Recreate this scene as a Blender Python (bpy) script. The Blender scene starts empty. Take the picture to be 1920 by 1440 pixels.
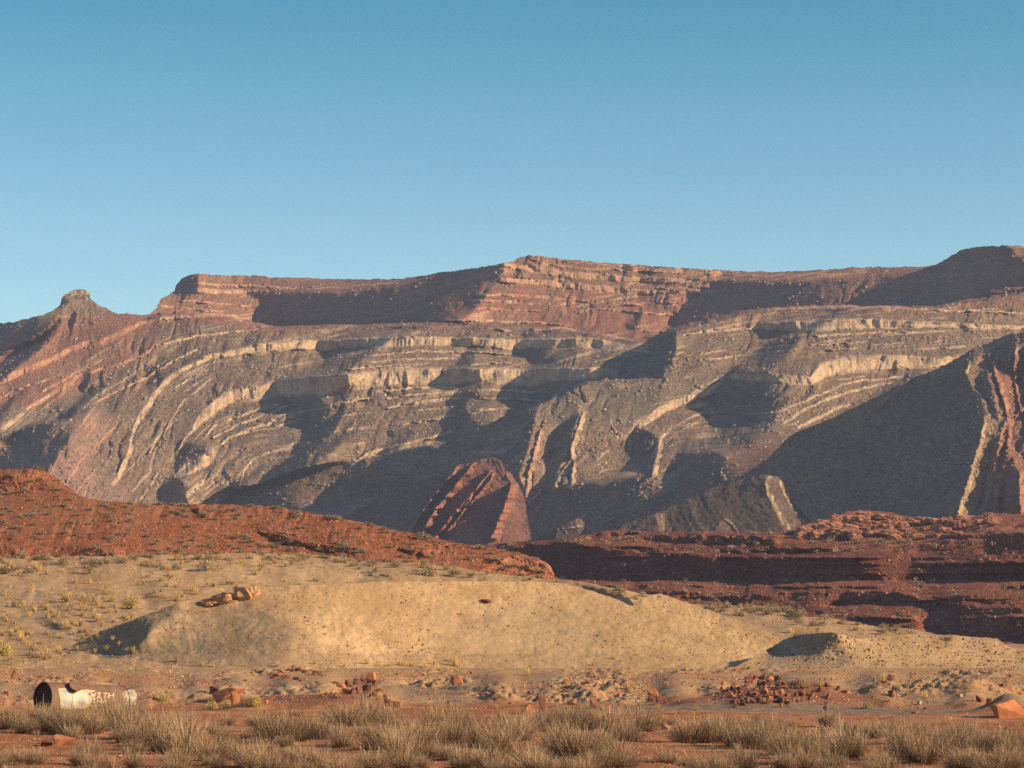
import bpy, math, random
import numpy as np
from mathutils import Vector, Matrix

# ------------------------------------------------------------------ camera, light, exposure
SC = bpy.context.scene
COL = SC.collection
F = 5444.0                       # focal length in photo pixels (photo 1920 x 1440)
HOR = 1226.0                     # photo row of the eye level
PITCH = math.atan((HOR - 720.0) / F)
CAMZ = 3.2
cam_d = bpy.data.cameras.new('camera')
cam_d.sensor_width = 36.0
cam_d.lens = F / 1920.0 * 36.0
cam_d.clip_start = 0.5
cam_d.clip_end = 60000.0
cam = bpy.data.objects.new('camera', cam_d)
cam.location = (0, 0, CAMZ)
cam.rotation_euler = (math.radians(90) + PITCH, 0, 0)
COL.objects.link(cam)
SC.camera = cam

SUN_EL, SUN_AZ = math.radians(22.0), math.radians(15.0)   # azimuth: degrees behind the camera's right
SUNV = Vector((math.cos(SUN_EL) * math.cos(SUN_AZ), -math.cos(SUN_EL) * math.sin(SUN_AZ), math.sin(SUN_EL)))
world = bpy.data.worlds.new("World")
SC.world = world
world.use_nodes = True
wn, wl = world.node_tree.nodes, world.node_tree.links
wn.clear()
w_out = wn.new('ShaderNodeOutputWorld')
w_bg = wn.new('ShaderNodeBackground')
w_sky = wn.new('ShaderNodeTexSky')
w_sky.sky_type = 'NISHITA'
w_sky.sun_disc = False
w_sky.sun_elevation = SUN_EL
w_sky.sun_rotation = math.atan2(SUNV.x, SUNV.y)
w_sky.altitude = 1300
w_sky.air_density = 1.0
w_sky.dust_density = 0.6
w_sky.ozone_density = 1.0
w_bg.inputs['Strength'].default_value = 0.08
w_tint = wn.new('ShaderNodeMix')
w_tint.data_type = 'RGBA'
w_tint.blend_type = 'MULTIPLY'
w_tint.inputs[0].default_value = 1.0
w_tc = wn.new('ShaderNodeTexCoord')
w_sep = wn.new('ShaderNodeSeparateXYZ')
w_ramp = wn.new('ShaderNodeValToRGB')            # sky tint: deeper, slightly greener blue up through the visible band
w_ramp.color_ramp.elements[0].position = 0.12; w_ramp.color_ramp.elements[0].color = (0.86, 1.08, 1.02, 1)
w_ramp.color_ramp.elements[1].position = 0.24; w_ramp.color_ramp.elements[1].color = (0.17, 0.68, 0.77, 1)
for _p, _c in ((0.42, (0.95, 1.02, 1.2, 1)), (1.0, (1.05, 1.08, 1.2, 1))):  # sky above the frame, brightened to lift and neutralise the shadows
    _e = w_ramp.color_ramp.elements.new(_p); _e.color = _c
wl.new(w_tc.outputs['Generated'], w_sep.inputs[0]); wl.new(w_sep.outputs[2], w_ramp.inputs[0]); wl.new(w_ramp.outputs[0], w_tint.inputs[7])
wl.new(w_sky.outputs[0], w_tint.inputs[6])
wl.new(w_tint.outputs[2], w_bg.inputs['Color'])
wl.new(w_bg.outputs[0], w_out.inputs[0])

sun_d = bpy.data.lights.new('sun', 'SUN')
sun_d.energy = 5.0
sun_d.angle = math.radians(0.5)
sun_d.color = (1.0, 0.745, 0.44)
sun = bpy.data.objects.new('sun', sun_d)
sun.rotation_euler = SUNV.to_track_quat('Z', 'Y').to_euler()
sun.location = (200, -50, 100)
COL.objects.link(sun)
SC.view_settings.view_transform = 'Standard'
SC.view_settings.look = 'None'
SC.view_settings.exposure = 0.88
SC.view_settings.gamma = 1.0
SC.view_settings.use_curve_mapping = False
SC.cycles.max_bounces = 5
SC.cycles.diffuse_bounces = 2
SC.cycles.use_denoising = False

# ------------------------------------------------------------------ helpers
def at(px, py, D):
    """world point seen at photo pixel (px,py), D metres ahead"""
    xc = (np.asarray(px, float) - 960.0) / F
    yu = (720.0 - np.asarray(py, float)) / F
    c, s = math.cos(PITCH), math.sin(PITCH)
    dy = c - s * yu
    dz = s + c * yu
    return xc / dy * D, D + 0 * dy, CAMZ + dz / dy * D

def tag(o, label=None, cat=None, group=None, kind=None):
    if label: o['label'] = label
    if cat: o['category'] = cat
    if group: o['group'] = group
    if kind: o['kind'] = kind
    return o

def hsh(ix, iy, iz=0, seed=0):
    h = (ix.astype(np.int64) * 374761393 + iy.astype(np.int64) * 668265263 + np.asarray(iz).astype(np.int64) * 2147483647 + seed * 974634777) & 0xffffffff
    h = ((h ^ (h >> 13)) * 1274126177) & 0xffffffff
    h = ((h ^ (h >> 16)) * 2246822519) & 0xffffffff
    h = h ^ (h >> 15)
    return (h & 0xffffff) / float(0xffffff)

def vnoise(x, y, seed=0):
    x = np.asarray(x, float); y = np.asarray(y, float) + 0 * x
    x = x + 0 * y
    ix = np.floor(x).astype(np.int64); iy = np.floor(y).astype(np.int64)
    fx = x - ix; fy = y - iy
    fx = fx * fx * fx * (fx * (fx * 6 - 15) + 10); fy = fy * fy * fy * (fy * (fy * 6 - 15) + 10)
    a = hsh(ix, iy, 0, seed); b = hsh(ix + 1, iy, 0, seed); c = hsh(ix, iy + 1, 0, seed); d = hsh(ix + 1, iy + 1, 0, seed)
    return ((a * (1 - fx) + b * fx) * (1 - fy) + (c * (1 - fx) + d * fx) * fy) * 2 - 1

def fbm(x, y, octs, gain=0.5, seed=0):
    s = 0; a = 1.0
    for k in range(octs):
        s = s + a * vnoise(x * 2 ** k + 17.3 * k, y * 2 ** k - 9.1 * k, seed + k)
        a *= gain
    return s

def sst(a, b, x):
    t = np.clip((x - a) / (b - a), 0, 1)
    return t * t * (3 - 2 * t)

def ext(pts):
    out = []
    for p in pts:
        x = p[0]
        if x <= 0: x = -170 + x
        if x >= 1920: x = x + 170
        out.append((x,) + tuple(p[1:]))
    return out

def poly_mask(pts, GX, GY):
    pts = ext(pts)
    inside = np.zeros(GX.shape, bool)
    n = len(pts)
    for i in range(n):
        x1, y1 = pts[i][:2]; x2, y2 = pts[(i + 1) % n][:2]
        if y1 == y2: continue
        cond = ((GY >= min(y1, y2)) & (GY < max(y1, y2)))
        xi = x1 + (GY - y1) / (y2 - y1) * (x2 - x1)
        inside ^= cond & (GX < xi)
    return inside

def line_mask(pts, GX, GY, gx0, gy0, h, th=None, soft=0.45):
    """soft mask of a polyline; points (x, y[, thickness])"""
    M = np.zeros(GX.shape)
    for i in range(len(pts) - 1):
        a, b = pts[i], pts[i + 1]
        ta = a[2] if len(a) > 2 else th; tb = b[2] if len(b) > 2 else th
        tm = max(ta, tb) * 0.5 + 6
        i0 = max(0, int((min(a[0], b[0]) - tm - gx0) / h)); i1 = min(GX.shape[1], int((max(a[0], b[0]) + tm - gx0) / h) + 2)
        j0 = max(0, int((min(a[1], b[1]) - tm - gy0) / h)); j1 = min(GX.shape[0], int((max(a[1], b[1]) + tm - gy0) / h) + 2)
        if i1 <= i0 or j1 <= j0: continue
        X = GX[j0:j1, i0:i1]; Y = GY[j0:j1, i0:i1]
        dx, dy = b[0] - a[0], b[1] - a[1]
        L2 = dx * dx + dy * dy + 1e-9
        t = np.clip(((X - a[0]) * dx + (Y - a[1]) * dy) / L2, 0, 1)
        d = np.hypot(X - a[0] - t * dx, Y - a[1] - t * dy)
        w = (ta + (tb - ta) * t) * 0.5
        m = np.clip((w - d) / np.maximum(soft * w, 0.8) + 0.5, 0, 1)
        M[j0:j1, i0:i1] = np.maximum(M[j0:j1, i0:i1], m)
    return M

def poisson(gx, gy):
    """least-squares u with forward differences gx (H,W-1), gy (H-1,W)"""
    H, W = gx.shape[0], gy.shape[1]
    div = np.zeros((H, W))
    div[:, :-1] += gx; div[:, 1:] -= gx
    div[:-1, :] += gy; div[1:, :] -= gy
    E = np.concatenate([np.concatenate([div, div[:, ::-1]], 1), np.concatenate([div[::-1], div[::-1, ::-1]], 1)], 0)
    Fh = np.fft.rfft2(E)
    ky = np.arange(2 * H)[:, None]; kx = np.arange(W + 1)[None, :]
    lam = (2 * np.cos(math.pi * kx / W) - 2) + (2 * np.cos(math.pi * ky / H) - 2)
    lam[0, 0] = 1.0
    Fh = Fh / lam
    Fh[0, 0] = 0
    return np.fft.irfft2(Fh, s=E.shape)[:H, :W]

def dctp(div):
    H, W = div.shape
    E = np.concatenate([np.concatenate([div, div[:, ::-1]], 1), np.concatenate([div[::-1], div[::-1, ::-1]], 1)], 0)
    ky = np.arange(2 * H)[:, None]; kx = np.arange(W + 1)[None, :]
    lam = (2 * np.cos(math.pi * kx / W) - 2) + (2 * np.cos(math.pi * ky / H) - 2)
    lam[0, 0] = 1.0
    Fh = np.fft.rfft2(E) / lam
    Fh[0, 0] = 0
    return np.fft.irfft2(Fh, s=E.shape)[:H, :W]

def wpoisson(gx, gy, wx, wy, u, n):
    """weighted least squares by preconditioned conjugate gradients, starting from u"""
    def div(a, b):
        d = np.zeros((a.shape[0], b.shape[1]))
        d[:, :-1] += a; d[:, 1:] -= a
        d[:-1, :] += b; d[1:, :] -= b
        return d
    def A(u): return div(wx * np.diff(u, axis=1), wy * np.diff(u, axis=0))
    r = div(wx * gx, wy * gy) - A(u)
    z = dctp(r); p = z.copy(); rz = (r * z).sum()
    for k in range(n):
        q = A(p)
        al = rz / ((p * q).sum() - 1e-30)
        u = u + al * p; r = r - al * q
        z = dctp(r); rz2 = (r * z).sum()
        if abs(rz2) < 1e-14: break
        p = z + (rz2 / rz) * p; rz = rz2
    return u

def gblur(A, sig):
    H, W = A.shape
    E = np.concatenate([np.concatenate([A, A[:, ::-1]], 1), np.concatenate([A[::-1], A[::-1, ::-1]], 1)], 0)
    ky = np.fft.fftfreq(2 * H)[:, None]; kx = np.fft.rfftfreq(2 * W)[None, :]
    G = np.exp(-2 * (math.pi * sig) ** 2 * (kx * kx + ky * ky))
    return np.fft.irfft2(np.fft.rfft2(E) * G, s=E.shape)[:H, :W]

class Sheet:
    """A hillside solved as a depth field from its slopes: every point has its own distance, built as real terrain."""
    def __init__(s, x0, x1, y0, y1, h, DZ=1.7, DX=0.3, seed=1, warp=2.0):
        s.x0, s.y0, s.h = x0, y0, h
        s.W = int((x1 - x0) / h) + 1; s.H = int((y1 - y0) / h) + 1
        s.x1 = x0 + (s.W - 1) * h; s.y1 = y0 + (s.H - 1) * h
        s.GX, s.GY = np.meshgrid(x0 + np.arange(s.W) * h, y0 + np.arange(s.H) * h)
        s.seed = seed
        wx = fbm(s.GX / 14, s.GY / 14, 3, 0.6, seed) * warp; wy = fbm(s.GX / 14 + 50, s.GY / 14, 3, 0.6, seed + 9) * warp
        wx = wx + 0.45 * warp * vnoise(s.GX / 4.5, s.GY / 4.5, seed + 20); wy = wy + 0.55 * warp * vnoise(s.GX / 4.5 + 9, s.GY / 4.5, seed + 21)
        s.PX, s.PY = s.GX + wx, s.GY + wy
        s.DX = np.full(s.GX.shape, float(DX)); s.DZ = np.full(s.GX.shape, float(DZ))
        s.shade = np.zeros(s.GX.shape, bool)
        s.cliff = np.zeros(s.GX.shape)
        s.free = np.zeros(s.GX.shape)
        s.lines = []
        s.flatten = False
        s.eb = 3.0
        s.streak = 1.0
        s.damp = 0.6
        s.skew = 0.35
        s.sx = 160.0
        s.litmin = 0.35
    def pm(s, pts): return poly_mask(pts, s.PX, s.PY)
    def lm(s, pts, th=None, soft=0.45): return line_mask(pts, s.PX, s.PY, s.x0, s.y0, s.h, th, soft)
    def shades(s, polys, dx=-1.7, dz=1.2):
        for p in polys:
            m = s.pm(p); s.shade |= m
            s.DX[m] = dx; s.DZ[m] = dz
    def lit(s, polys, dx=0.7, dz=1.6):
        for p in polys:
            m = s.pm(p); s.shade &= ~m
            s.DX[m] = dx; s.DZ[m] = dz
    def ledges(s, ls, th=4, w=1.0):
        for l in ls:
            m = s.lm(l, th) * w
            if w < 1: m = m * np.clip(1.15 + 0.6 * fbm(s.GX / 22, s.GY / 12, 3, 0.7, s.seed + 33), 0.0, 1.0)
            s.cliff = np.maximum(s.cliff, m)
            s.lines.append(l)
    def solve(s, anchor, D0, iters=40, cz=0.15, gxmin=0.12, smin=-0.16):
        """first the broad hill shapes (benches may open as far as they need), then the cliffs cut into them"""
        u = None
        for lev, its, cg in ((4, iters * 2, 14), (2, iters // 3, 8), (1, max(3, iters // 12), 6)):
            h = s.h * lev
            k = lev
            hh, ww = s.DX[::k, ::k].shape
            up = lambda A: np.repeat(np.repeat(A, 2, 0), 2, 1)[:hh, :ww]
            dx0, dz0 = s.DX[::k, ::k], s.DZ[::k, ::k]
            if u is None:
                DX, DZ = dx0.copy(), dz0.copy(); u = np.zeros((hh, ww))
            else:
                DX, DZ = up(gblur(DX - pdx, 1.0)) + dx0, np.clip(up(gblur(DZ - pdz, 1.0)) + dz0, 0.5, 500)
                xi = np.minimum(np.arange(ww) / 2.0, u.shape[1] - 1.001); yi = np.minimum(np.arange(hh) / 2.0, u.shape[0] - 1.001)
                i0 = xi.astype(int); j0 = yi.astype(int); fx = (xi - i0)[None, :]; fy = (yi - j0)[:, None]
                u = (u[j0][:, i0] * (1 - fx) + u[j0][:, i0 + 1] * fx) * (1 - fy) + (u[j0 + 1][:, i0] * (1 - fx) + u[j0 + 1][:, i0 + 1] * fx) * fy
            pdx, pdz = dx0, dz0
            if lev > 1:
                fr = gblur(s.free, lev * 0.5)[::k, ::k]
                free = fr > 0.22
            else: free = s.free > 0.3
            wt = np.where(free, 0.02, 1.0)
            wx = np.minimum(wt[:, 1:], wt[:, :-1]); wy = np.minimum(wt[1:, :], wt[:-1, :])
            sh = s.shade[::k, ::k] & ~free
            li = ~s.shade[::k, ::k] & ~free
            wy0 = wy
            for it in range(its):
                if it: wy = np.where((wy0 < .1) & (np.diff(u, axis=0) / h * F > -0.8), 1.0, wy0)
                u = wpoisson((DX / F * h)[:, :-1], (-DZ / F * h)[:-1, :], wx, wy, u, cg)
                gx = np.gradient(u, axis=1) / h * F; gz = -np.gradient(u, axis=0) / h * F
                dot = (SUNV.x * gx - SUNV.y + SUNV.z * gz) / np.sqrt(1 + gx * gx + gz * gz)
                e = np.where(sh & (dot > smin), -(dot - smin), 0) + np.where(li & (gx < gxmin), gxmin - gx, 0) * 0.5 + np.where(li & (dot < s.litmin), s.litmin - dot, 0)
                DX = np.clip(DX + 1.0 * gblur(e, s.eb / lev), -4, 2.5)
                DZ = np.where(sh & (dot > smin), np.maximum(DZ - 0.05, 0.6), np.where(li & (dot < 0.25) & s.flatten, np.minimum(DZ + 0.2, np.maximum(DZ, 9.0)), DZ))
        h = s.h
        c = s.cliff
        dZ = (cz - np.clip(gz, 0.4, 2.2)) * c
        u = u + poisson(np.zeros((s.H, s.W - 1)), (-dZ / F * h)[:-1, :])
        gx = np.gradient(u, axis=1) / h * F; gz = -np.gradient(u, axis=0) / h * F
        s.dot = (SUNV.x * gx - SUNV.y + SUNV.z * gz) / np.sqrt(1 + gx * gx + gz * gz)
        i = int((anchor[0] - s.x0) / h); j = int((anchor[1] - s.y0) / h)
        s.u = u - u[j, i] + math.log(D0)
        return s
    def strata(s):
        """bedding coordinate that runs parallel to the drawn ledges"""
        A = np.zeros(s.GX.shape); B = np.zeros(s.GX.shape); Wt = np.zeros(s.GX.shape)
        for l in s.lines:
            for a, b in zip(l[:-1], l[1:]):
                n = max(1, int(math.hypot(b[0] - a[0], b[1] - a[1]) / s.h))
                th = math.atan2(b[1] - a[1], b[0] - a[0])
                for k in range(n):
                    i = int((a[0] + (b[0] - a[0]) * k / n - s.x0) / s.h); j = int((a[1] + (b[1] - a[1]) * k / n - s.y0) / s.h)
                    if 0 <= i < s.W and 0 <= j < s.H:
                        A[j, i] += math.cos(2 * th); B[j, i] += math.sin(2 * th); Wt[j, i] += 1
        a = b = 0
        for sig, w in ((6, 1.0), (18, 0.25), (60, 0.06), (200, .02)):
            a = a + w * gblur(A, sig) ; b = b + w * gblur(B, sig)
        th = 0.5 * np.arctan2(b, a)
        tx = -np.sin(th) * s.h; ty = np.cos(th) * s.h
        s.S = poisson(tx[:, :-1], ty[:-1, :])
        s.TH = th
        return s.S
    def samp(s, A, px, py):
        fx = np.clip((px - s.x0) / s.h, 0, s.W - 1.001); fy = np.clip((py - s.y0) / s.h, 0, s.H - 1.001)
        ix = fx.astype(int); iy = fy.astype(int); fx = fx - ix; fy = fy - iy
        return (A[iy, ix] * (1 - fx) + A[iy, ix + 1] * fx) * (1 - fy) + (A[iy + 1, ix] * (1 - fx) + A[iy + 1, ix + 1] * fx) * fy
    def Dat(s, px, py):
        return np.exp(s.samp(s.u, np.asarray(px, float), np.asarray(py, float)))
    def point(s, px, py):
        D = float(s.Dat([px], [py])[0])
        x, y, z = at(px, py, D)
        return Vector((float(x), float(y), float(z)))

def fins(s, lines, k=2.2, left=3.0, tint=1.0):
    """steep rock fins: a sharp left edge standing out, a face falling back to the right"""
    for l in lines:
        l = sorted(l, key=lambda p: p[1])
        ys = [p[1] for p in l]
        xl = np.interp(s.PY, ys, [p[0] for p in l]); w = np.interp(s.PY, ys, [p[2] for p in l]) * (1 + .35 * vnoise(s.GY / 7, s.GX * 0 + l[0][0], s.seed + 61))
        xl = xl + 1.6 * vnoise(s.GY / 5, s.GX * 0 + l[0][0], s.seed + 62)
        t = s.GX - xl
        fade = sst(ys[0] - 2, ys[0] + 8, s.GY) * (1 - sst(ys[-1] - 2, ys[-1] + 6, s.GY))
        prof = np.where(t > 0, np.clip(1 - t / w, 0, 1), np.clip(1 + t / left, 0, 1))
        s.u = s.u - k * w * prof * fade / F
        if tint: s.cliff = np.maximum(s.cliff, tint * fade * ((t > -1.5) & (t < w * 1.0)))

def curve(pts, jag=0.0, seed=0, lam=9.0):
    pts = ext(pts)
    xs = np.array([p[0] for p in pts], float); ys = np.array([p[1] for p in pts], float)
    def f(x):
        y = np.interp(x, xs, ys)
        if jag: y = y + jag * fbm(np.asarray(x) / lam, np.zeros_like(x) + seed * 3.7, 4, 0.6, seed)
        return y
    return f

def grid_mesh(name, X, Y, Z, mat, cols=None, smooth=False, parent=None):
    R, C = X.shape
    me = bpy.data.meshes.new(name)
    v = np.stack([X, Y, Z], -1).reshape(-1, 3).astype(np.float32)
    idx = np.arange(R * C).reshape(R, C)
    f = np.stack([idx[:-1, :-1], idx[1:, :-1], idx[1:, 1:], idx[:-1, 1:]], -1).reshape(-1, 4)
    me.vertices.add(len(v)); me.vertices.foreach_set('co', v.ravel())
    me.loops.add(f.size); me.loops.foreach_set('vertex_index', f.ravel().astype(np.int32))
    me.polygons.add(len(f)); me.polygons.foreach_set('loop_start', (np.arange(len(f)) * 4).astype(np.int32))
    me.polygons.foreach_set('loop_total', np.full(len(f), 4, np.int32))
    me.update(calc_edges=True)
    me.validate()
    if smooth: me.polygons.foreach_set('use_smooth', np.ones(len(f), bool))
    if cols is not None:
        ca = me.color_attributes.new('rock', 'FLOAT_COLOR', 'POINT')
        c4 = np.ones((R * C, 4), np.float32); c4[:, :3] = cols.reshape(-1, 3)
        ca.data.foreach_set('color', c4.ravel())
    me.materials.append(mat)
    o = bpy.data.objects.new(name, me)
    COL.objects.link(o)
    if parent: o.parent = parent
    return o

def sheet_mesh(name, s, top, bot, cols, rows, mat, colour, dz_noise=None, back=((0.004, -0.002), (0.02, -0.012), (0.08, -0.06)), below=((8, .0), (30, .0)), smooth=False, x0=None, x1=None):
    """rows follow top -> bottom curves; beyond the crest the ground falls away behind, below it runs on under what stands in front"""
    px = np.linspace(x0 if x0 is not None else s.x0, x1 if x1 is not None else s.x1, cols)
    t = top(px); b = np.maximum(bot(px), t + 1.0)
    v = np.linspace(0, 1, rows)[:, None]
    PY = t[None, :] + v * (b - t)[None, :]
    PX = np.repeat(px[None, :], rows, 0)
    U = s.samp(s.u, PX, PY)
    D = np.exp(U)
    X, Y, Z = at(PX, PY, D)
    if dz_noise is not None: Z = Z + dz_noise(X, Y, PX, PY)
    C = colour(PX, PY, X, Y, Z)
    # back of the crest
    bx, by, bz, bc = [], [], [], []
    for dD, dZ in reversed(back):
        bx.append(X[0] * (1 + dD)); by.append(Y[0] * (1 + dD)); bz.append(Z[0] + dZ * Y[0]); bc.append(C[0])
    fx, fy, fz, fc = [], [], [], []
    for dp, dd in below:
        q = at(px, b + dp, D[-1] * (1 - dp * 0.0006))
        fx.append(q[0]); fy.append(q[1]); fz.append(q[2]); fc.append(C[-1])
    X = np.concatenate([np.array(bx), X, np.array(fx)]); Y = np.concatenate([np.array(by), Y, np.array(fy)]); Z = np.concatenate([np.array(bz), Z, np.array(fz)])
    C = np.concatenate([np.array(bc), C, np.array(fc)])
    return grid_mesh(name, X, Y, Z, mat, C, smooth)

# ------------------------------------------------------------------ materials
def new_mat(name):
    m = bpy.data.materials.new(name); m.use_nodes = True
    nt = m.node_tree
    b = nt.nodes['Principled BSDF']
    b.inputs['Roughness'].default_value = 0.95
    b.inputs['Specular IOR Level'].default_value = 0.1
    return m, nt, b

def rock_mat(name, scale, bump=0.6, dist=1.0, vary=0.35, speck=None):
    """albedo comes from the 'rock' attribute, broken up by object-space noise at two sizes"""
    m, nt, b = new_mat(name)
    N, L = nt.nodes, nt.links
    a = N.new('ShaderNodeAttribute'); a.attribute_name = 'rock'
    tc = N.new('ShaderNodeTexCoord')
    n1 = N.new('ShaderNodeTexNoise'); n1.inputs['Scale'].default_value = scale; n1.inputs['Detail'].default_value = 6; n1.inputs['Roughness'].default_value = 0.7
    L.new(tc.outputs['Object'], n1.inputs['Vector'])
    mr = N.new('ShaderNodeMapRange'); mr.inputs[1].default_value = 0.3; mr.inputs[2].default_value = 0.7
    mr.inputs[3].default_value = 1 - vary; mr.inputs[4].default_value = 1 + vary
    L.new(n1.outputs['Fac'], mr.inputs[0])
    mx = N.new('ShaderNodeMix'); mx.data_type = 'RGBA'; mx.blend_type = 'MULTIPLY'; mx.inputs[0].default_value = 1
    L.new(a.outputs['Color'], mx.inputs[6]); L.new(mr.outputs[0], mx.inputs[7])
    out = mx.outputs[2]
    if speck:
        vo = N.new('ShaderNodeTexVoronoi'); vo.inputs['Scale'].default_value = speck[0]
        L.new(tc.outputs['Object'], vo.inputs['Vector'])
        cr = N.new('ShaderNodeMapRange'); cr.inputs[1].default_value = speck[1]; cr.inputs[2].default_value = speck[1] * 0.6; cr.inputs[3].default_value = 0; cr.inputs[4].default_value = 1
        L.new(vo.outputs['Distance'], cr.inputs[0])
        m2 = N.new('ShaderNodeMix'); m2.data_type = 'RGBA'
        L.new(cr.outputs[0], m2.inputs[0]); L.new(out, m2.inputs[6]); m2.inputs[7].default_value = speck[2]
        out = m2.outputs[2]
    L.new(out, b.inputs['Base Color'])
    n2 = N.new('ShaderNodeTexNoise'); n2.inputs['Scale'].default_value = scale * 1.7; n2.inputs['Detail'].default_value = 7; n2.inputs['Roughness'].default_value = 0.75
    L.new(tc.outputs['Object'], n2.inputs['Vector'])
    bp = N.new('ShaderNodeBump'); bp.inputs['Strength'].default_value = bump; bp.inputs['Distance'].default_value = dist
    L.new(n2.outputs['Fac'], bp.inputs['Height']); L.new(bp.outputs[0], b.inputs['Normal'])
    return m

def flat_mat(name, col, rough=0.9, vary=0.25, scale=3.0, bump=0.0, bdist=0.05, spec=0.15, col2=None, obj_random=0.0, metallic=0.0):
    m, nt, b = new_mat(name)
    N, L = nt.nodes, nt.links
    tc = N.new('ShaderNodeTexCoord')
    n1 = N.new('ShaderNodeTexNoise'); n1.inputs['Scale'].default_value = scale; n1.inputs['Detail'].default_value = 5
    L.new(tc.outputs['Object'], n1.inputs['Vector'])
    mx = N.new('ShaderNodeMix'); mx.data_type = 'RGBA'
    mr = N.new('ShaderNodeMapRange'); mr.inputs[1].default_value = 0.35; mr.inputs[2].default_value = 0.65
    L.new(n1.outputs['Fac'], mr.inputs[0]); L.new(mr.outputs[0], mx.inputs[0])
    c2 = col2 or tuple(c * (1 - vary) for c in col)
    mx.inputs[6].default_value = (*col, 1); mx.inputs[7].default_value = (*c2, 1)
    out = mx.outputs[2]
    if obj_random:
        oi = N.new('ShaderNodeObjectInfo'); r = N.new('ShaderNodeMapRange'); r.inputs[3].default_value = 1 - obj_random; r.inputs[4].default_value = 1 + obj_random
        L.new(oi.outputs['Random'], r.inputs[0])
        m3 = N.new('ShaderNodeMix'); m3.data_type = 'RGBA'; m3.blend_type = 'MULTIPLY'; m3.inputs[0].default_value = 1
        L.new(out, m3.inputs[6]); L.new(r.outputs[0], m3.inputs[7]); out = m3.outputs[2]
    L.new(out, b.inputs['Base Color'])
    b.inputs['Roughness'].default_value = rough; b.inputs['Specular IOR Level'].default_value = spec; b.inputs['Metallic'].default_value = metallic
    if bump:
        bp = N.new('ShaderNodeBump'); bp.inputs['Strength'].default_value = bump; bp.inputs['Distance'].default_value = bdist
        L.new(n1.outputs['Fac'], bp.inputs['Height']); L.new(bp.outputs[0], b.inputs['Normal'])
    return m

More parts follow.
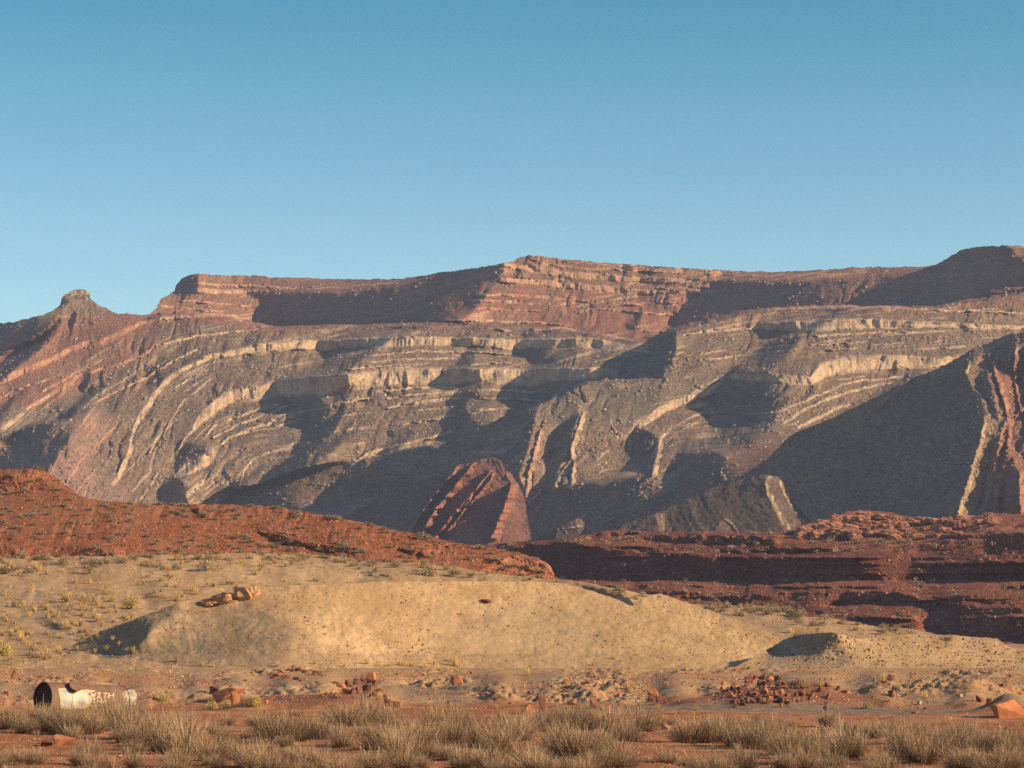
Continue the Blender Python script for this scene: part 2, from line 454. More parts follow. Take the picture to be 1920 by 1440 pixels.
# ------------------------------------------------------------------ the mountain behind
SKY_LINE = [(0,614),(25,604),(50,598),(80,590),(100,582),(113,572),(115,561),(120,552),(133,546),(145,543),(157,542),(168,549),(163,556),(175,565),(190,575),(212,584),(222,589),(235,587),(250,590),(265,591),(281,589),(290,580),(297,573),(300,562),(315,554),(327,546),(330,535),(340,523),(352,516),(365,514),(380,514),(430,516),(480,517),(520,520),(600,522),(680,524),(740,523),(790,518),(820,511),(870,505),(920,498),(960,490),(975,482),(992,478),(1010,480),(1040,484),(1100,490),(1200,497),(1300,504),(1440,510),(1500,508),(1560,505),(1600,501),(1650,501),(1740,500),(1755,496),(1775,485),(1800,470),(1815,465),(1850,462),(1880,460),(1900,461),(1920,464)]
SHADES = [
 [(0,600),(25,598),(80,585),(112,565),(118,556),(127,560),(133,563),(115,580),(108,597),(90,615),(60,634),(30,652),(0,668)],
 [(460,547),(480,545),(560,546),(640,542),(740,531),(800,518),(850,506),(945,494),(943,502),(942,512),(925,530),(905,540),(895,552),(880,562),(860,575),(835,585),(812,598),(780,607),(750,608),(700,610),(600,612),(520,614),(490,605),(478,597),(498,577),(505,568),(490,560),(475,556)],
 [(325,548),(330,533),(350,514),(372,514),(370,550),(340,556)],
 [(1200,522),(1340,525),(1440,524),(1600,518),(1700,510),(1748,500),(1775,480),(1815,460),(1880,458),(1905,468),(1895,480),(1920,486),(1920,530),(1900,535),(1860,545),(1830,556),(1790,570),(1750,573),(1650,571),(1500,573),(1420,580),(1380,592),(1330,605),(1290,613),(1266,613),(1264,598),(1278,582),(1290,572),(1312,560),(1320,553),(1150,549),(1150,545),(1240,546),(1330,546),(1352,542),(1335,532),(1280,531),(1200,530)],
 [(1170,614),(1180,605),(1193,590),(1203,573),(1204,598),(1190,618),(1175,618)],
 [(980,620),(1055,617),(1068,615),(1040,624),(1010,631),(985,633),(980,626)],
 [(1083,622),(1110,617),(1118,620),(1105,628),(1092,628)],
 [(965,652),(985,636),(1035,634),(1080,634),(1080,649),(1060,650),(1040,655),(1030,665),(1020,675),(1010,683),(998,680),(985,668),(970,660)],
 [(1113,636),(1130,638),(1130,645),(1113,652)],
 [(988,700),(1010,691),(1075,690),(1140,689),(1175,688),(1210,668),(1225,650),(1205,640),(1198,632),(1240,630),(1265,626),(1270,640),(1265,660),(1260,680),(1240,705),(1180,710),(1130,712),(1100,716),(1060,733),(1020,752),(1010,762),(1003,780),(998,810),(988,850),(972,890),(984,920),(984,945),(1012,938),(1025,922),(1040,912),(1068,908),(1150,899),(1190,890),(1215,886),(1222,895),(1262,897),(1268,870),(1275,850),(1330,845),(1360,850),(1400,825),(1440,818),(1450,812),(1490,812),(1560,790),(1700,700),(1920,800),(1920,1060),(400,1060),(440,915),(480,911),(500,905),(530,893),(560,884),(600,873),(640,866),(700,857),(740,845),(770,835),(800,832),(830,832),(845,843),(850,830),(836,820),(846,806),(860,800),(920,799),(940,790),(960,778),(1010,752),(1000,735),(990,720)],
 [(1042,830),(1050,805),(1060,790),(1086,772),(1072,810),(1068,850),(1045,880),(1040,915),(1028,930),(1022,915),(1035,870)],
 [(1190,888),(1197,870),(1210,850),(1225,830),(1236,822),(1215,808),(1190,800),(1186,815),(1180,840),(1190,862)],
 [(1372,702),(1385,697),(1440,695),(1500,701),(1521,704),(1520,722),(1490,720),(1470,730),(1455,745),(1440,768),(1400,788),(1375,795),(1345,792),(1335,785),(1347,772),(1337,762),(1340,745),(1355,730),(1364,718)],
 [(1440,603),(1492,603),(1492,620),(1465,625),(1440,622),(1420,628),(1410,620),(1420,608)],
 [(516,716),(530,710),(560,705),(600,703),(640,701),(652,701),(656,725),(640,733),(600,745),(610,760),(580,765),(540,757),(524,748),(515,738)],
 [(603,641),(640,634),(688,633),(690,645),(660,652),(610,658),(600,652)],
 [(828,722),(835,705),(843,692),(900,690),(902,714),(885,722),(860,723)],
 [(842,640),(870,632),(885,632),(885,645),(865,647),(850,643)],
 [(578,757),(622,757),(615,780),(600,800),(591,817),(583,818),(577,790)],
 [(600,824),(640,805),(680,780),(690,776),(660,800),(610,828),(570,840),(550,850),(550,832),(575,828)],
 [(727,813),(760,804),(775,809),(740,822),(728,820)],
 [(856,760),(870,732),(915,735),(922,745),(880,750),(872,760),(880,785),(858,792)],
 [(858,796),(870,788),(925,787),(930,795),(900,800),(870,802)],
 [(340,680),(375,665),(387,661),(362,679),(340,685)],
 [(272,716),(300,701),(331,686),(322,696),(290,713),(274,722)],
 [(245,742),(275,725),(315,710),(300,724),(262,738)],
 [(193,760),(215,747),(240,738),(232,747),(205,760)],
 [(0,828),(40,802),(75,794),(110,789),(150,775),(168,766),(155,788),(128,806),(130,820),(128,835),(110,848),(100,865),(90,885),(90,1060),(0,1060)],
 [(325,882),(340,842),(350,830),(385,833),(388,848),(365,860),(340,875),(328,888)],
 [(294,950),(305,925),(320,907),(325,893),(345,905),(355,915),(345,925),(355,950)],
 [(148,728),(158,712),(171,703),(166,725),(155,737)],
 [(188,695),(194,700),(195,726),(188,722)],
]
LITS = [
 [(560,960),(590,945),(620,940),(660,930),(685,918),(700,918),(713,928),(690,940),(665,955),(645,966),(630,975),(600,968)],
 [(1010,805),(1040,802),(1038,850),(1025,915),(1005,940),(985,940),(988,890),(995,860)],
]
CLIFFS = [
 [(396,668,7),(440,662,11),(480,654,16),(520,650,17),(560,646,18),(620,647,17),(680,641,16),(740,640,17),(800,640,16),(860,640,14),(920,642,16),(960,647,18),(1000,643,16),(1080,643,18),(1120,645,18),(1160,650,13),(1200,655,10),(1215,660,6)],
 [(365,802,8),(375,787,16),(400,765,20),(425,747,22),(450,738,20),(480,738,24),(520,730,30),(560,725,32),(600,722,34),(660,716,32),(700,711,30),(760,705,30),(820,705,30),(860,704,28),(900,703,26),(960,705,30),(990,710,30),(1040,702,24),(1100,700,22),(1150,697,14)],
 [(330,893,7),(350,880,22),(388,862,22)],
 [(1410,612,4),(1440,612,14),(1495,612,20),(1560,608,20),(1600,607,20),(1660,608,16),(1740,608,11),(1800,610,8),(1920,614,5)],
 [(1375,706,10),(1440,708,14),(1518,715,17)],
 [(1522,714,14),(1545,694,26),(1570,686,30),(1620,682,30),(1680,678,26),(1720,680,22),(1760,680,18),(1830,670,10)],
 [(1200,801,6),(1215,791,8),(1240,772,10),(1270,757,12),(1300,745,13),(1330,735,15),(1350,716,9),(1356,706,6)],
 [(213,908,8),(225,885,10),(243,852,10),(250,815,6),(256,795,8),(275,765,10),(293,738,11),(310,720,10),(330,700,9),(360,685,8),(400,667,8)],
 [(0,715,12),(40,697,12),(100,672,10),(130,655,10),(165,644,10)],
 [(195,641,12),(215,632,12),(235,622,9),(260,607,7),(300,598,6),(340,594,7),(400,591,6),(440,593,5),(458,602,3)],
 [(943,497,7),(980,502,10),(1020,508,11),(1070,515,12),(1120,518,12),(1170,522,12),(1203,524,9),(1340,527,4)],
 [(940,525,8),(1000,528,10),(1060,535,11),(1120,540,11),(1180,546,9),(1250,550,7),(1340,548,4)],
 [(370,545,9),(420,548,8),(480,547,6)],
]
LEDGES = [
 [(0,807,7),(30,785,7),(60,760,6),(90,742,6),(105,735,5)],[(118,730,6),(130,719,8),(150,704,7),(180,694,5),(230,681,5),(270,665,4),(290,651,4),(320,641,4),(370,630,4),(440,622,3),(482,617,3)],
 [(160,767),(195,746),(230,729),(270,711),(300,692),(330,674),(372,655)],
 [(385,817),(400,801),(420,790),(460,776),(480,770),(520,758)],[(400,820),(425,808),(445,796),(480,785),(510,772),(540,761)],
 [(398,862,4),(408,840,4),(430,822,6),(460,808,6),(490,799,5),(520,788,5),(560,776,4),(582,770,3)],
 [(450,917),(458,882),(475,862),(500,850),(530,842),(556,830)],[(395,950),(415,925),(428,903)],
 [(700,735,4),(760,729,5),(830,726,5),(860,729,4)],[(725,748,4),(760,742,4),(830,736,4),(862,738,4)],[(725,766,4),(770,755,5),(830,748,5),(856,746,5)],
 [(905,731,4),(960,732,4),(1000,736,4)],[(905,748,4),(960,747,4),(1012,752,4)],[(880,772),(920,768),(960,766)],[(665,864,5),(690,851,6),(740,836,5),(790,826,5),(830,814,5),(845,807,4)],
 [(690,857,4),(740,844,4),(800,832,5),(835,828,4)],[(600,768),(640,753),(690,748)],[(480,790),(520,800),(560,785)],
 [(700,666,3),(780,658,3),(860,660,3),(960,662,3)],[(700,678,3),(780,672,3),(860,672,2)],[(850,684,2),(960,680,2)],[(650,693,2),(700,686,3),(800,683,2)],
 [(250,922,3),(262,905,3),(280,888,4),(285,860,2),(300,835,3),(310,805,2),(330,775,2),(345,750,3),(372,730,3),(405,705,3)],[(262,945,4),(285,905,3),(300,880,2)],[(280,850),(296,820)],
 [(320,865,3),(345,825,3),(365,803,3)],[(330,728,2),(360,707,3),(392,692,3)],[(345,735,2),(375,715,2),(405,700,2)],[(170,848),(185,830),(200,815),(220,800),(223,780)],[(150,800),(170,775),(178,765)],[(160,820),(180,795)],
 [(125,905),(150,870),(160,850)],[(140,925),(160,905),(180,880)],[(395,900,3),(410,890,3)],[(375,910,3),(395,885,3)],[(95,885,3),(110,855,3)],[(400,840,3),(402,870,3)],
 [(1280,628,3),(1330,622,4),(1400,616,4),(1430,612,4)],[(1440,581,3),(1500,577,4),(1560,575,4),(1640,574,4),(1700,579,4),(1780,582,3),(1920,587,3)],[(1640,574,4),(1670,582,5),(1690,576,3)],
 [(1530,631,4),(1600,625,4),(1650,623,3),(1760,622,2)],[(1520,647,2),(1560,644,3),(1620,642,3)],[(1550,656,2),(1610,653,3)],[(1310,665,2),(1340,660,4),(1360,657,3)],[(1320,676,2),(1360,670,3),(1400,665,2)],
 [(1465,770,3),(1500,755,4),(1535,741,4),(1580,721,3),(1620,713,4),(1660,709,4),(1692,706,4)],[(1470,794,4),(1500,772,6),(1540,753,6),(1590,736,5),(1640,722,5),(1672,717,5)],[(1498,802,5),(1525,787,6),(1560,769,5),(1600,757,3)],[(1475,800,3),(1500,790,2)],[(1570,712,2),(1620,705,2)],
 [(1215,878,4),(1226,850,4),(1240,820,4),(1265,800,3),(1300,780,3),(1340,765,3)],[(1200,796,3),(1235,765,4),(1290,742,3),(1345,710,3)],[(1250,830,2),(1270,810,2),(1310,790,2)],
 [(1093,768,3),(1086,795,7),(1075,825,6),(1070,855,3)],[(1078,862,3),(1070,905,4)],[(1013,806,3),(1001,850,4),(991,885,5),(985,940,5)],[(1038,918,6),(1045,890,4),(1060,875,3),(1070,862,3)],[(1223,892,5),(1232,860,9),(1236,828,8)],[(1140,845),(1130,850),(1122,862)],[(1180,845,3),(1183,820,3),(1187,800,3)],[(1145,785),(1148,800),(1160,820)],
 [(890,552,4),(960,553,5),(1040,558,6),(1100,564,5),(1150,569,5),(1300,572,4)],[(880,563,5),(960,566,6),(1012,570,5)],[(860,576,3),(960,580,4),(1010,583,3)],[(820,596,3),(940,602,4),(1010,605,4),(1070,612,3)],[(1100,577,3),(1170,583,4),(1280,592,3)],[(990,490,3),(1040,497,3),(1100,503,4),(1300,511,4),(1440,517,3),(1600,512,3)],[(1040,488,2),(1200,503,2),(1440,513,2)],
 [(370,531,5),(420,534,5),(480,536,4),(560,541,3),(640,538,3),(740,530,3)],[(340,563,4),(400,568,3),(470,575,3)],[(305,572,5),(340,578,3),(420,585,3)],
 [(1000,618,3),(1060,615,4),(1080,620,4)],[(1130,627,4),(1180,636,4),(1200,645,3)],[(900,613,3),(960,622,3)],[(0,745,3),(60,720,3),(110,705,2)],[(80,735,3),(140,700,3),(210,668,2)],[(0,690,3),(50,655,4),(90,640,3)],[(115,553,5),(140,547,6),(166,551,4)],
 [(700,690,2),(800,690,2)],[(780,770,3),(830,765,3),(856,762,3)],[(740,800,2),(790,790,3),(850,780,2)],[(1240,540,3),(1330,538,4)],[(1180,610,3),(1200,618,4),(1270,622,3)],
]
M = Sheet(-170, 2090, 430, 1060, 1.25, DZ=1.7, DX=0.35, seed=3, warp=1.3)
M.flatten = True
M.shades(SHADES)
M.shades([SHADES[3]], -2.6, 1.0)
M.shades([[(1540,520),(1700,512),(1775,500),(1815,540),(1750,574),(1520,574)]], -3.6, 0.7)
M.lit([[(1440,627),(1500,626),(1545,655),(1525,688),(1440,690),(1375,692),(1395,645)]], 0.8, 2.6)
M.lit(LITS)
M.lit([[(1070,908),(1078,850),(1093,775),(1110,787),(1130,778),(1150,776),(1170,783),(1185,798),(1188,810),(1178,830),(1180,845),(1190,860),(1190,888),(1150,897),(1100,905)]], 0.9, 1.4)
# benches: the mesa stands well back from the lower cliffs
for l, dz in (([(281,592,5),(340,590,5),(430,596,5),(520,615,6),(610,611,6),(800,606,6),(900,606,5),(1060,616,5),(1215,640,5),(1266,616,6),(1400,584,6),(1500,575,6),(1750,575,6),(1920,545,6)], 60.0),
              ([(1215,640,5),(1265,626,5),(1240,706,5),(1180,711,5),(1130,713,5),(1100,717,5),(1060,734,5),(1010,755,5),(960,780,5),(920,800,5),(850,830,5)], 20.0),
              ([(0,828,5),(40,801,5),(75,793,5),(110,788,5),(150,774,5),(170,765,4)], 6.0), ([(440,916,5),(480,912,5),(530,893,5),(560,884,5),(600,873,5),(640,866,5),(700,857,5),(740,846,5),(800,833,5),(845,843,4)], 5.0), ([(0,669,4),(30,653,4),(60,635,4),(90,616,4),(110,595,4)], 5.0)):
    m = M.lm(l); M.DZ = M.DZ * (1 - m) + dz * m; M.free = np.maximum(M.free, m)
for l, dz in (([(396,660,5),(480,643,5),(600,636,5),(760,628,6),(960,635,5),(1120,632,5)], 5.0),([(400,748,4),(520,712,5),(640,700,6),(860,687,6),(1000,690,6)], 3.5),
              ([(1410,604,4),(1600,595,5),(1800,603,5),(1920,608,5)], 5.0),([(1545,676,5),(1680,662,5),(1800,660,5)], 4.0)):
    m = M.lm(l); M.DZ = np.maximum(M.DZ, dz * m)
_sky = curve(SKY_LINE)
E_TOP = [(1200,960),(1260,946),(1320,925),(1360,906),(1400,886),(1440,860),(1480,818),(1520,800),(1560,785),(1600,765),(1640,745),(1680,725),(1720,706),(1760,690),(1820,656),(1860,640),(1890,626),(1920,612)]
_et = curve(E_TOP)
M.free = np.maximum(M.free, 1.0 * (M.GY < _sky(M.GX) - 3))
M.free = np.maximum(M.free, 1.0 * ((M.GX > 1380) & (M.GY > _et(M.GX) + 12)))
M.free = np.maximum(M.free, 1.0 * (M.GY > 1015))
M.ledges(CLIFFS)
big = M.cliff.copy()
M.ledges(LEDGES, 3.8, 0.98)
M.solve((200, 930), 1500.0)
M.strata()

def detail(s, slope=1.05, rub=0.85, strat=0.9, crack=1.3, k=1.0):
    """gullies, rubble, bedding steps and cliff joints carved into the depth field"""
    X, Y = s.GX, s.GY
    c = np.clip(s.cliff * 1.3, 0, 1)
    damp = 1 - s.damp * gblur(s.shade * 1.0, 2)
    pat = np.clip(0.5 + 1.0 * fbm(X / 70, Y / 50, 2, 0.6, s.seed + 70), .1, 1.7)
    g = 0
    for lx, ly, a, sd in ((34, 80, .8, 1), (16, 40, .9, 2), (8, 18, .8, 3)):
        n = vnoise(X / lx + s.skew * Y / lx + .8 * vnoise(X / 60, Y / 40, s.seed + 5), Y / ly, s.seed + sd)
        g = g + (0.5 - np.abs(n)) * a * lx / 3.0
    r = 0
    for l, a, sd in ((11, .5, 11), (5.5, .9, 12), (3.2, 1.0, 13)):
        r = r + vnoise(X / l, Y / (l * 0.8), s.seed + sd) * a * l / 4.0
    st = 0
    for l, a, sd in ((13, .8, 21), (6, 1.0, 22), (3.4, .6, 23)):
        st = st + vnoise(s.S / l, X / s.sx, s.seed + sd) * a * l / 3.5
    stp = np.clip(0.5 + 1.2 * fbm(X / 60, s.S / 25, 2, 0.5, s.seed + 31), 0.08, 1.2)
    ck = 0
    for l, a, sd in ((38, .7, 41), (17, 1.1, 42), (7, 1.2, 43), (3.5, .9, 44)):
        am = np.clip(.55 + 1.1 * vnoise(X / (l * 2.6), Y / 30, s.seed + sd + 9), .1, 1.5)
        ck = ck + (0.45 - np.abs(vnoise(X / l + .4 * vnoise(X / 50, Y / 20, 7), Y / (l * 4) + s.S * 0.01, s.seed + sd))) * a * am * l / 3.0
    d = (1 - c) * (slope * g * pat + rub * r) * damp + strat * st * stp * (1 - 0.6 * c) * damp + c * crack * ck * (0.55 + 0.45 * damp)
    s.u = s.u + k * d / F
    s.strp = stp * sst(0.10, 0.35, vnoise(s.S / 3.0, X / 420, s.seed + 25)) * sst(-.45, .2, fbm(X / 45, s.S / 14, 2, .6, s.seed + 26))
    s.u = s.u
    return s
fins(M, [[(1013,806,7),(1001,850,8),(991,885,8),(985,940,9)],[(1093,770,7),(1084,800,8),(1072,835,9),(1070,860,8)],[(1078,862,5),(1070,905,6)],[(1070,862,5),(1055,880,6),(1045,895,7),(1038,920,9)],[(1236,826,9),(1230,860,10),(1221,892,8)]], 2.0, tint=.75)
detail(M, slope=1.75, rub=0.65)

TALUS = np.array((0.165, 0.115, 0.083)); TALUS2 = np.array((0.235, 0.160, 0.106)); BEIGE = np.array((0.55, 0.385, 0.245)); REDR = np.array((0.25, 0.108, 0.076)); PINK = np.array((0.32, 0.185, 0.148)); OLIVE = np.array((0.145, 0.128, 0.098))
# (polygon, colour, strength, blur px) - where the beds themselves are red, pink or olive
ZONES = [
 ([(280,505),(1000,470),(1400,500),(1920,450),(1920,575),(1400,582),(1215,640),(1060,615),(520,612),(280,600)], REDR * .85, .58, 6),
 ([(0,668),(60,636),(110,600),(170,596),(215,588),(300,600),(420,592),(460,600),(520,612),(440,612),(380,604),(300,612),(240,636),(150,676),(60,716),(0,745)], REDR, .85, 5),
 ([(0,745),(60,716),(150,690),(240,640),(300,625),(300,660),(200,700),(120,740),(60,770),(0,800)], REDR * 1.1, .85, 10),
 ([(840,600),(880,560),(930,545),(1000,540),(1200,555),(1330,560),(1290,585),(1220,640),(1060,620),(980,606),(900,606)], REDR, .75, 9),
 ([(960,488),(1000,484),(1120,498),(1120,510),(1000,500)], REDR, .5, 5), ([(430,606),(500,612),(600,608),(600,616),(500,622),(430,615)], REDR, .7, 3),
 ([(60,790),(180,745),(300,690),(300,720),(200,780),(100,840),(60,840)], REDR, .35, 10),
 ([(60,950),(100,870),(130,810),(190,757),(215,770),(215,810),(180,850),(150,900),(170,960)], PINK * .9, .8, 6),
 ([(120,870),(150,860),(240,920),(230,960),(120,960)], PINK, .5, 8),
 ([(550,975),(590,940),(690,912),(720,930),(640,980)], PINK, .75, 5), ([(985,940),(985,840),(1010,805),(1040,802),(1030,900)], PINK, .4, 5), ([(500,560),(340,570),(300,590),(420,596)], REDR, .3, 8), ([(480,520),(900,500),(900,600),(480,610)], REDR, .25, 30),
 ([(1200,520),(1900,470),(1900,570),(1200,600)], REDR, .3, 25), ([(1270,900),(1440,820),(1480,830),(1400,900),(1300,940)], REDR, .5, 6),
 ([(0,780),(180,745),(240,770),(120,790),(60,830),(0,830)], OLIVE, .6, 8), ([(1000,735),(1350,700),(1300,740),(1200,790),(1000,800)], OLIVE, .6, 10), ([(1260,850),(1340,790),(1440,790),(1480,800),(1300,850)], OLIVE, .6, 8),
]
def rock_colour(s, zones, base=TALUS, base2=TALUS2, beige=BEIGE, grit=1.0):
    X, Y = s.GX, s.GY
    n = 0.5 + 0.5 * fbm(X / 40, Y / 30, 4, 0.6, s.seed + 80)
    n = np.clip(n, 0, 1)[..., None]
    C = base * (1 - n) + base2 * n
    fine = 1 + 0.22 * fbm(X / 5, Y / 4, 3, 0.9, s.seed + 81)
    fine = np.where(vnoise(X / 3.2, Y / 2.4, s.seed + 85) > 0.55, fine * 0.6, fine)
    fine = 1 + grit * (np.clip(fine, .35, 1.8) - 1)
    C = C * fine[..., None]
    zr = np.zeros(X.shape)
    for poly, col, w, b in zones:
        m = gblur(s.pm(poly) * 1.0, b / s.h)
        m = np.clip(m * (1 + 0.5 * fbm(X / 12, Y / 7, 3, 0.7, s.seed + 82)), 0, 1) * w
        C = C * (1 - m[..., None]) + (col * (0.85 + 0.3 * n)) * m[..., None]
        if col is not OLIVE: zr = np.maximum(zr, m)
    bz = beige * (1 - 0.95 * zr[..., None] * np.array((0.25, 0.55, 0.6)))
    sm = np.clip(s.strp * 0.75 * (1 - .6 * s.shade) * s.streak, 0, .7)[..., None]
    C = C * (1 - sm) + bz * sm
    w = np.clip(s.cliff * (0.95 + 0.45 * fbm(X / 9, Y / 14, 3, 0.7, s.seed + 83) + .25 * vnoise(X / 3, Y / 2.5, s.seed + 86)), 0, 1)[..., None]
    stain = 1 - 0.25 * np.clip(fbm(X / 4, Y / 25, 2, 0.7, s.seed + 84), 0, 1)[..., None]
    C = C * (1 - w) + bz * stain * w
    s.C = np.clip(C, 0.02, 0.8)
    def f(PX, PY, *a):
        return np.stack([s.samp(s.C[..., k], PX, PY) for k in range(3)], -1)
    return f
MAT_ROCK = rock_mat('banded_rock', 0.5, bump=1.0, dist=1.6, vary=0.35, speck=(0.55, 0.18, (0.07, 0.062, 0.045, 1)))
sky_c = curve(SKY_LINE, jag=1.3, seed=5)
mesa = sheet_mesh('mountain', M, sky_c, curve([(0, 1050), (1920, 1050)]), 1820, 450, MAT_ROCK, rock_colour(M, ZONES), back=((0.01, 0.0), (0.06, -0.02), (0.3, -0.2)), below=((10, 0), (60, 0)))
tag(mesa, kind='structure', label='layered desert ridge with banded cliffs rising behind the red hills')

# ------------------------------------------------------------------ big shaded flatiron on the right
E = Sheet(1150, 2090, 590, 1060, 1.5, DZ=1.7, DX=0.5, seed=23, warp=2.5)
E.shades([[(1100,1060),(1200,950),(1440,850),(1640,735),(1760,680),(1820,650),(1890,620),(1920,600),(1920,625),(1908,650),(1898,662),(1868,672),(1835,668),(1815,688),(1812,704),(1824,725),(1838,745),(1848,775),(1843,800),(1836,830),(1823,865),(1813,900),(1803,930),(1795,960),(1785,1060)]], -2.0, 1.25)
E.lit([[(1636,772),(1660,752),(1685,732),(1697,732),(1690,742),(1665,762),(1645,775)]], 1.2, 1.3)
E.shades([[(1836,700),(1850,695),(1858,725),(1865,750),(1870,780),(1875,792),(1860,775),(1850,750),(1840,725)],[(1830,962),(1845,930),(1850,900),(1860,850),(1868,818),(1880,828),(1872,870),(1866,910),(1862,962)],[(1870,962),(1875,910),(1880,870),(1894,838),(1905,880),(1908,920),(1908,962)],[(1862,662),(1888,642),(1915,632),(1902,656),(1880,682),(1868,678)],[(1905,720),(1915,690),(1920,690),(1920,730)],[(1906,835),(1912,815),(1918,835),(1912,850)]], -1.6, 1.3)
E.free = np.maximum(E.free, 1.0 * (E.GY < _et(E.GX) - 3))
E.ledges([[(1818,690,3),(1812,705,3)],[(1846,790,4),(1840,815,3),(1828,862,3),(1816,905,4),(1805,935,6),(1798,962,5)],[(1850,930,3),(1862,870,3),(1875,815,4),(1888,790,4),(1885,760,3),(1876,720,4),(1862,690,3),(1855,665,5)],
          [(1838,960,4),(1850,920,3),(1858,870,3),(1868,830,3)],[(1862,962,7),(1866,925,6),(1874,890,5),(1885,850,4),(1890,810,4)],[(1913,730,8),(1908,700,8),(1925,690,10)],[(1912,960,5),(1915,900,5),(1925,850,4)],[(1690,735,3),(1672,755,3),(1655,768,2)],
          [(1900,720,3),(1890,680,3),(1905,650,4)],[(1898,800,3),(1912,760,3)]], 4, .8)
E.eb = 1.2; E.damp = 0.15; E.streak = 0.0
E.solve((1600, 1000), 1130.0)
fins(E, [[(1846,790,6),(1838,820,7),(1826,862,8),(1814,905,9),(1804,935,10),(1796,965,10)],[(1886,785,7),(1876,815,7),(1864,870,6),(1850,925,7),(1842,965,8)],[(1893,800,8),(1888,850,9),(1878,890,9),(1868,925,10),(1862,965,11)],[(1818,676,4),(1811,700,6)],[(1910,880,10),(1912,920,12),(1913,965,14)],[(1866,668,6),(1862,690,7),(1872,722,8),(1884,760,8),(1890,790,6)],[(1905,650,8),(1900,690,10),(1906,730,9),(1912,770,9)],[(1932,640,8),(1925,700,10),(1928,800,12),(1934,900,12)]], 2.0, tint=.7)
E.strata()
detail(E, slope=1.2, rub=0.9, strat=0.1)
E_Z = [([(1835,668),(1870,672),(1925,605),(2100,600),(2100,1060),(1835,1060),(1845,960),(1862,850),(1880,800),(1866,740),(1852,700)], REDR * 1.15, .95, 2.5), ([(1905,690),(1930,690),(1930,740),(1905,730)], BEIGE, .7, 4),
       ([(1700,780),(1820,700),(1800,760),(1650,860),(1500,960),(1540,880)], REDR, .25, 12), ([(1636,772),(1697,730),(1690,742),(1645,775)], PINK, .6, 3)]
e_top = curve([(1150, 985)] + E_TOP, jag=2.0, seed=15)
eo = sheet_mesh('flatiron_hill', E, e_top, curve([(1150, 1050), (1920, 1050)]), 620, 300, MAT_ROCK, rock_colour(E, E_Z, base=TALUS * 1.35, base2=TALUS2 * 1.3), back=((0.02, -0.012), (0.06, -0.04), (0.15, -0.11)))
tag(eo, kind='structure', label='large dark flatiron slope with steep red beds on its sunlit edge')

# ------------------------------------------------------------------ red fin hill in the middle
FT = [(540,1060),(600,1000),(640,972),(680,950),(720,930),(760,912),(800,896),(835,882),(850,875),(862,868),(882,871),(900,862),(925,858),(940,866),(945,880),(960,890),(975,915),(985,940),(988,965),(995,1000),(1000,1060)]
K = Sheet(520, 1020, 840, 1060, 1.2, DZ=1.6, DX=0.5, seed=33, warp=1.6)
_kt = curve(FT)
K.shades([[(500,1060),(640,965),(720,925),(800,890),(850,868),(853,885),(838,905),(800,950),(764,1005),(755,1060)]], -1.0, 0.9)
K.lit([[(853,870),(925,855),(948,880),(958,900),(950,935),(930,975),(915,1010),(905,1060),(760,1060),(768,1000),(805,945),(842,897)]], -0.42, 0.8)
K.litmin = 0.07
K.eb = 0.8; K.streak = 0.25
K.free = np.maximum(K.free, 1.0 * (K.GY < _kt(K.GX) - 3))
K.ledges([[(940,870,5),(950,890,5),(968,915,5)]], 5, .6)
K.solve((860, 1000), 1300.0, smin=-0.08, gxmin=-0.7)
fins(K, [[(856,874,6),(841,897,8),(801,945,10),(766,1002,11)],[(888,868,9),(866,895,12),(818,950,14),(786,1008,15)],[(922,880,6),(895,912,9),(852,962,10),(812,1010,11)],[(928,884,4),(912,908,5),(872,955,6),(838,996,6)],[(884,930,4),(868,955,4),(850,985,4)],[(958,905,12),(945,950,14),(920,1010,16)]], 4.2, left=2.5, tint=.8)
K.strata()
detail(K, slope=0.4, rub=0.8, strat=0.3)
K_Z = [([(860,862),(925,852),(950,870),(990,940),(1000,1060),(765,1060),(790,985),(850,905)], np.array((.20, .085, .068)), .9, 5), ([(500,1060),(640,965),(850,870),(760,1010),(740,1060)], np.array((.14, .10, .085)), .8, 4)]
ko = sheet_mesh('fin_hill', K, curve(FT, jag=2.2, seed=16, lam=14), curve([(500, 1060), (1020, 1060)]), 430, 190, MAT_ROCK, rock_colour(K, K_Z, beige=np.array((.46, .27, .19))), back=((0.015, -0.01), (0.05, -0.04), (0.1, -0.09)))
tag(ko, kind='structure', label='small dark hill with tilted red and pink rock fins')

# ------------------------------------------------------------------ low foothills at the mountain's foot
GT = [(960,1030),(985,1015),(1015,1005),(1045,990),(1065,980),(1085,970),(1096,975),(1100,995),(1110,1003),(1150,992),(1175,980),(1205,970),(1235,960),(1250,955),(1265,947),(1300,930),(1350,908),(1400,896),(1440,889),(1458,891),(1470,905),(1475,925),(1485,938),(1500,952),(1515,968),(1535,985),(1560,1000)]
_gt = curve(GT)
G = Sheet(940, 1600, 870, 1060, 1.2, DZ=1.5, DX=0.45, seed=43, warp=1.6)
G.DZ[:] = 1.45
G.DX[:] = -0.65
G.shades([[(1100,965),(1112,1000),(1112,1060),(1098,1060),(1092,990)],[(960,1060),(985,1014),(1045,990),(1040,1005),(1030,1060)],[(1478,915),(1492,945),(1530,985),(1545,1000),(1515,985),(1490,955)]], -1.3, 1.3)
G.lit([[(1440,890),(1458,890),(1468,904),(1473,925),(1490,950),(1515,975),(1490,1000),(1472,1000),(1460,975),(1448,950),(1438,925),(1434,905)]], 1.3, 1.4)
G.lit([[(1080,972),(1096,978),(1098,1000),(1085,1000)],[(1228,963),(1244,966),(1246,990),(1236,995)]], 1.0, 1.4)
G.litmin = 0.10; G.eb = 1.2; G.streak = 0.0; 
G.lit([[(1340,990),(1360,972),(1375,985),(1390,1000)]], .8, 1.3)
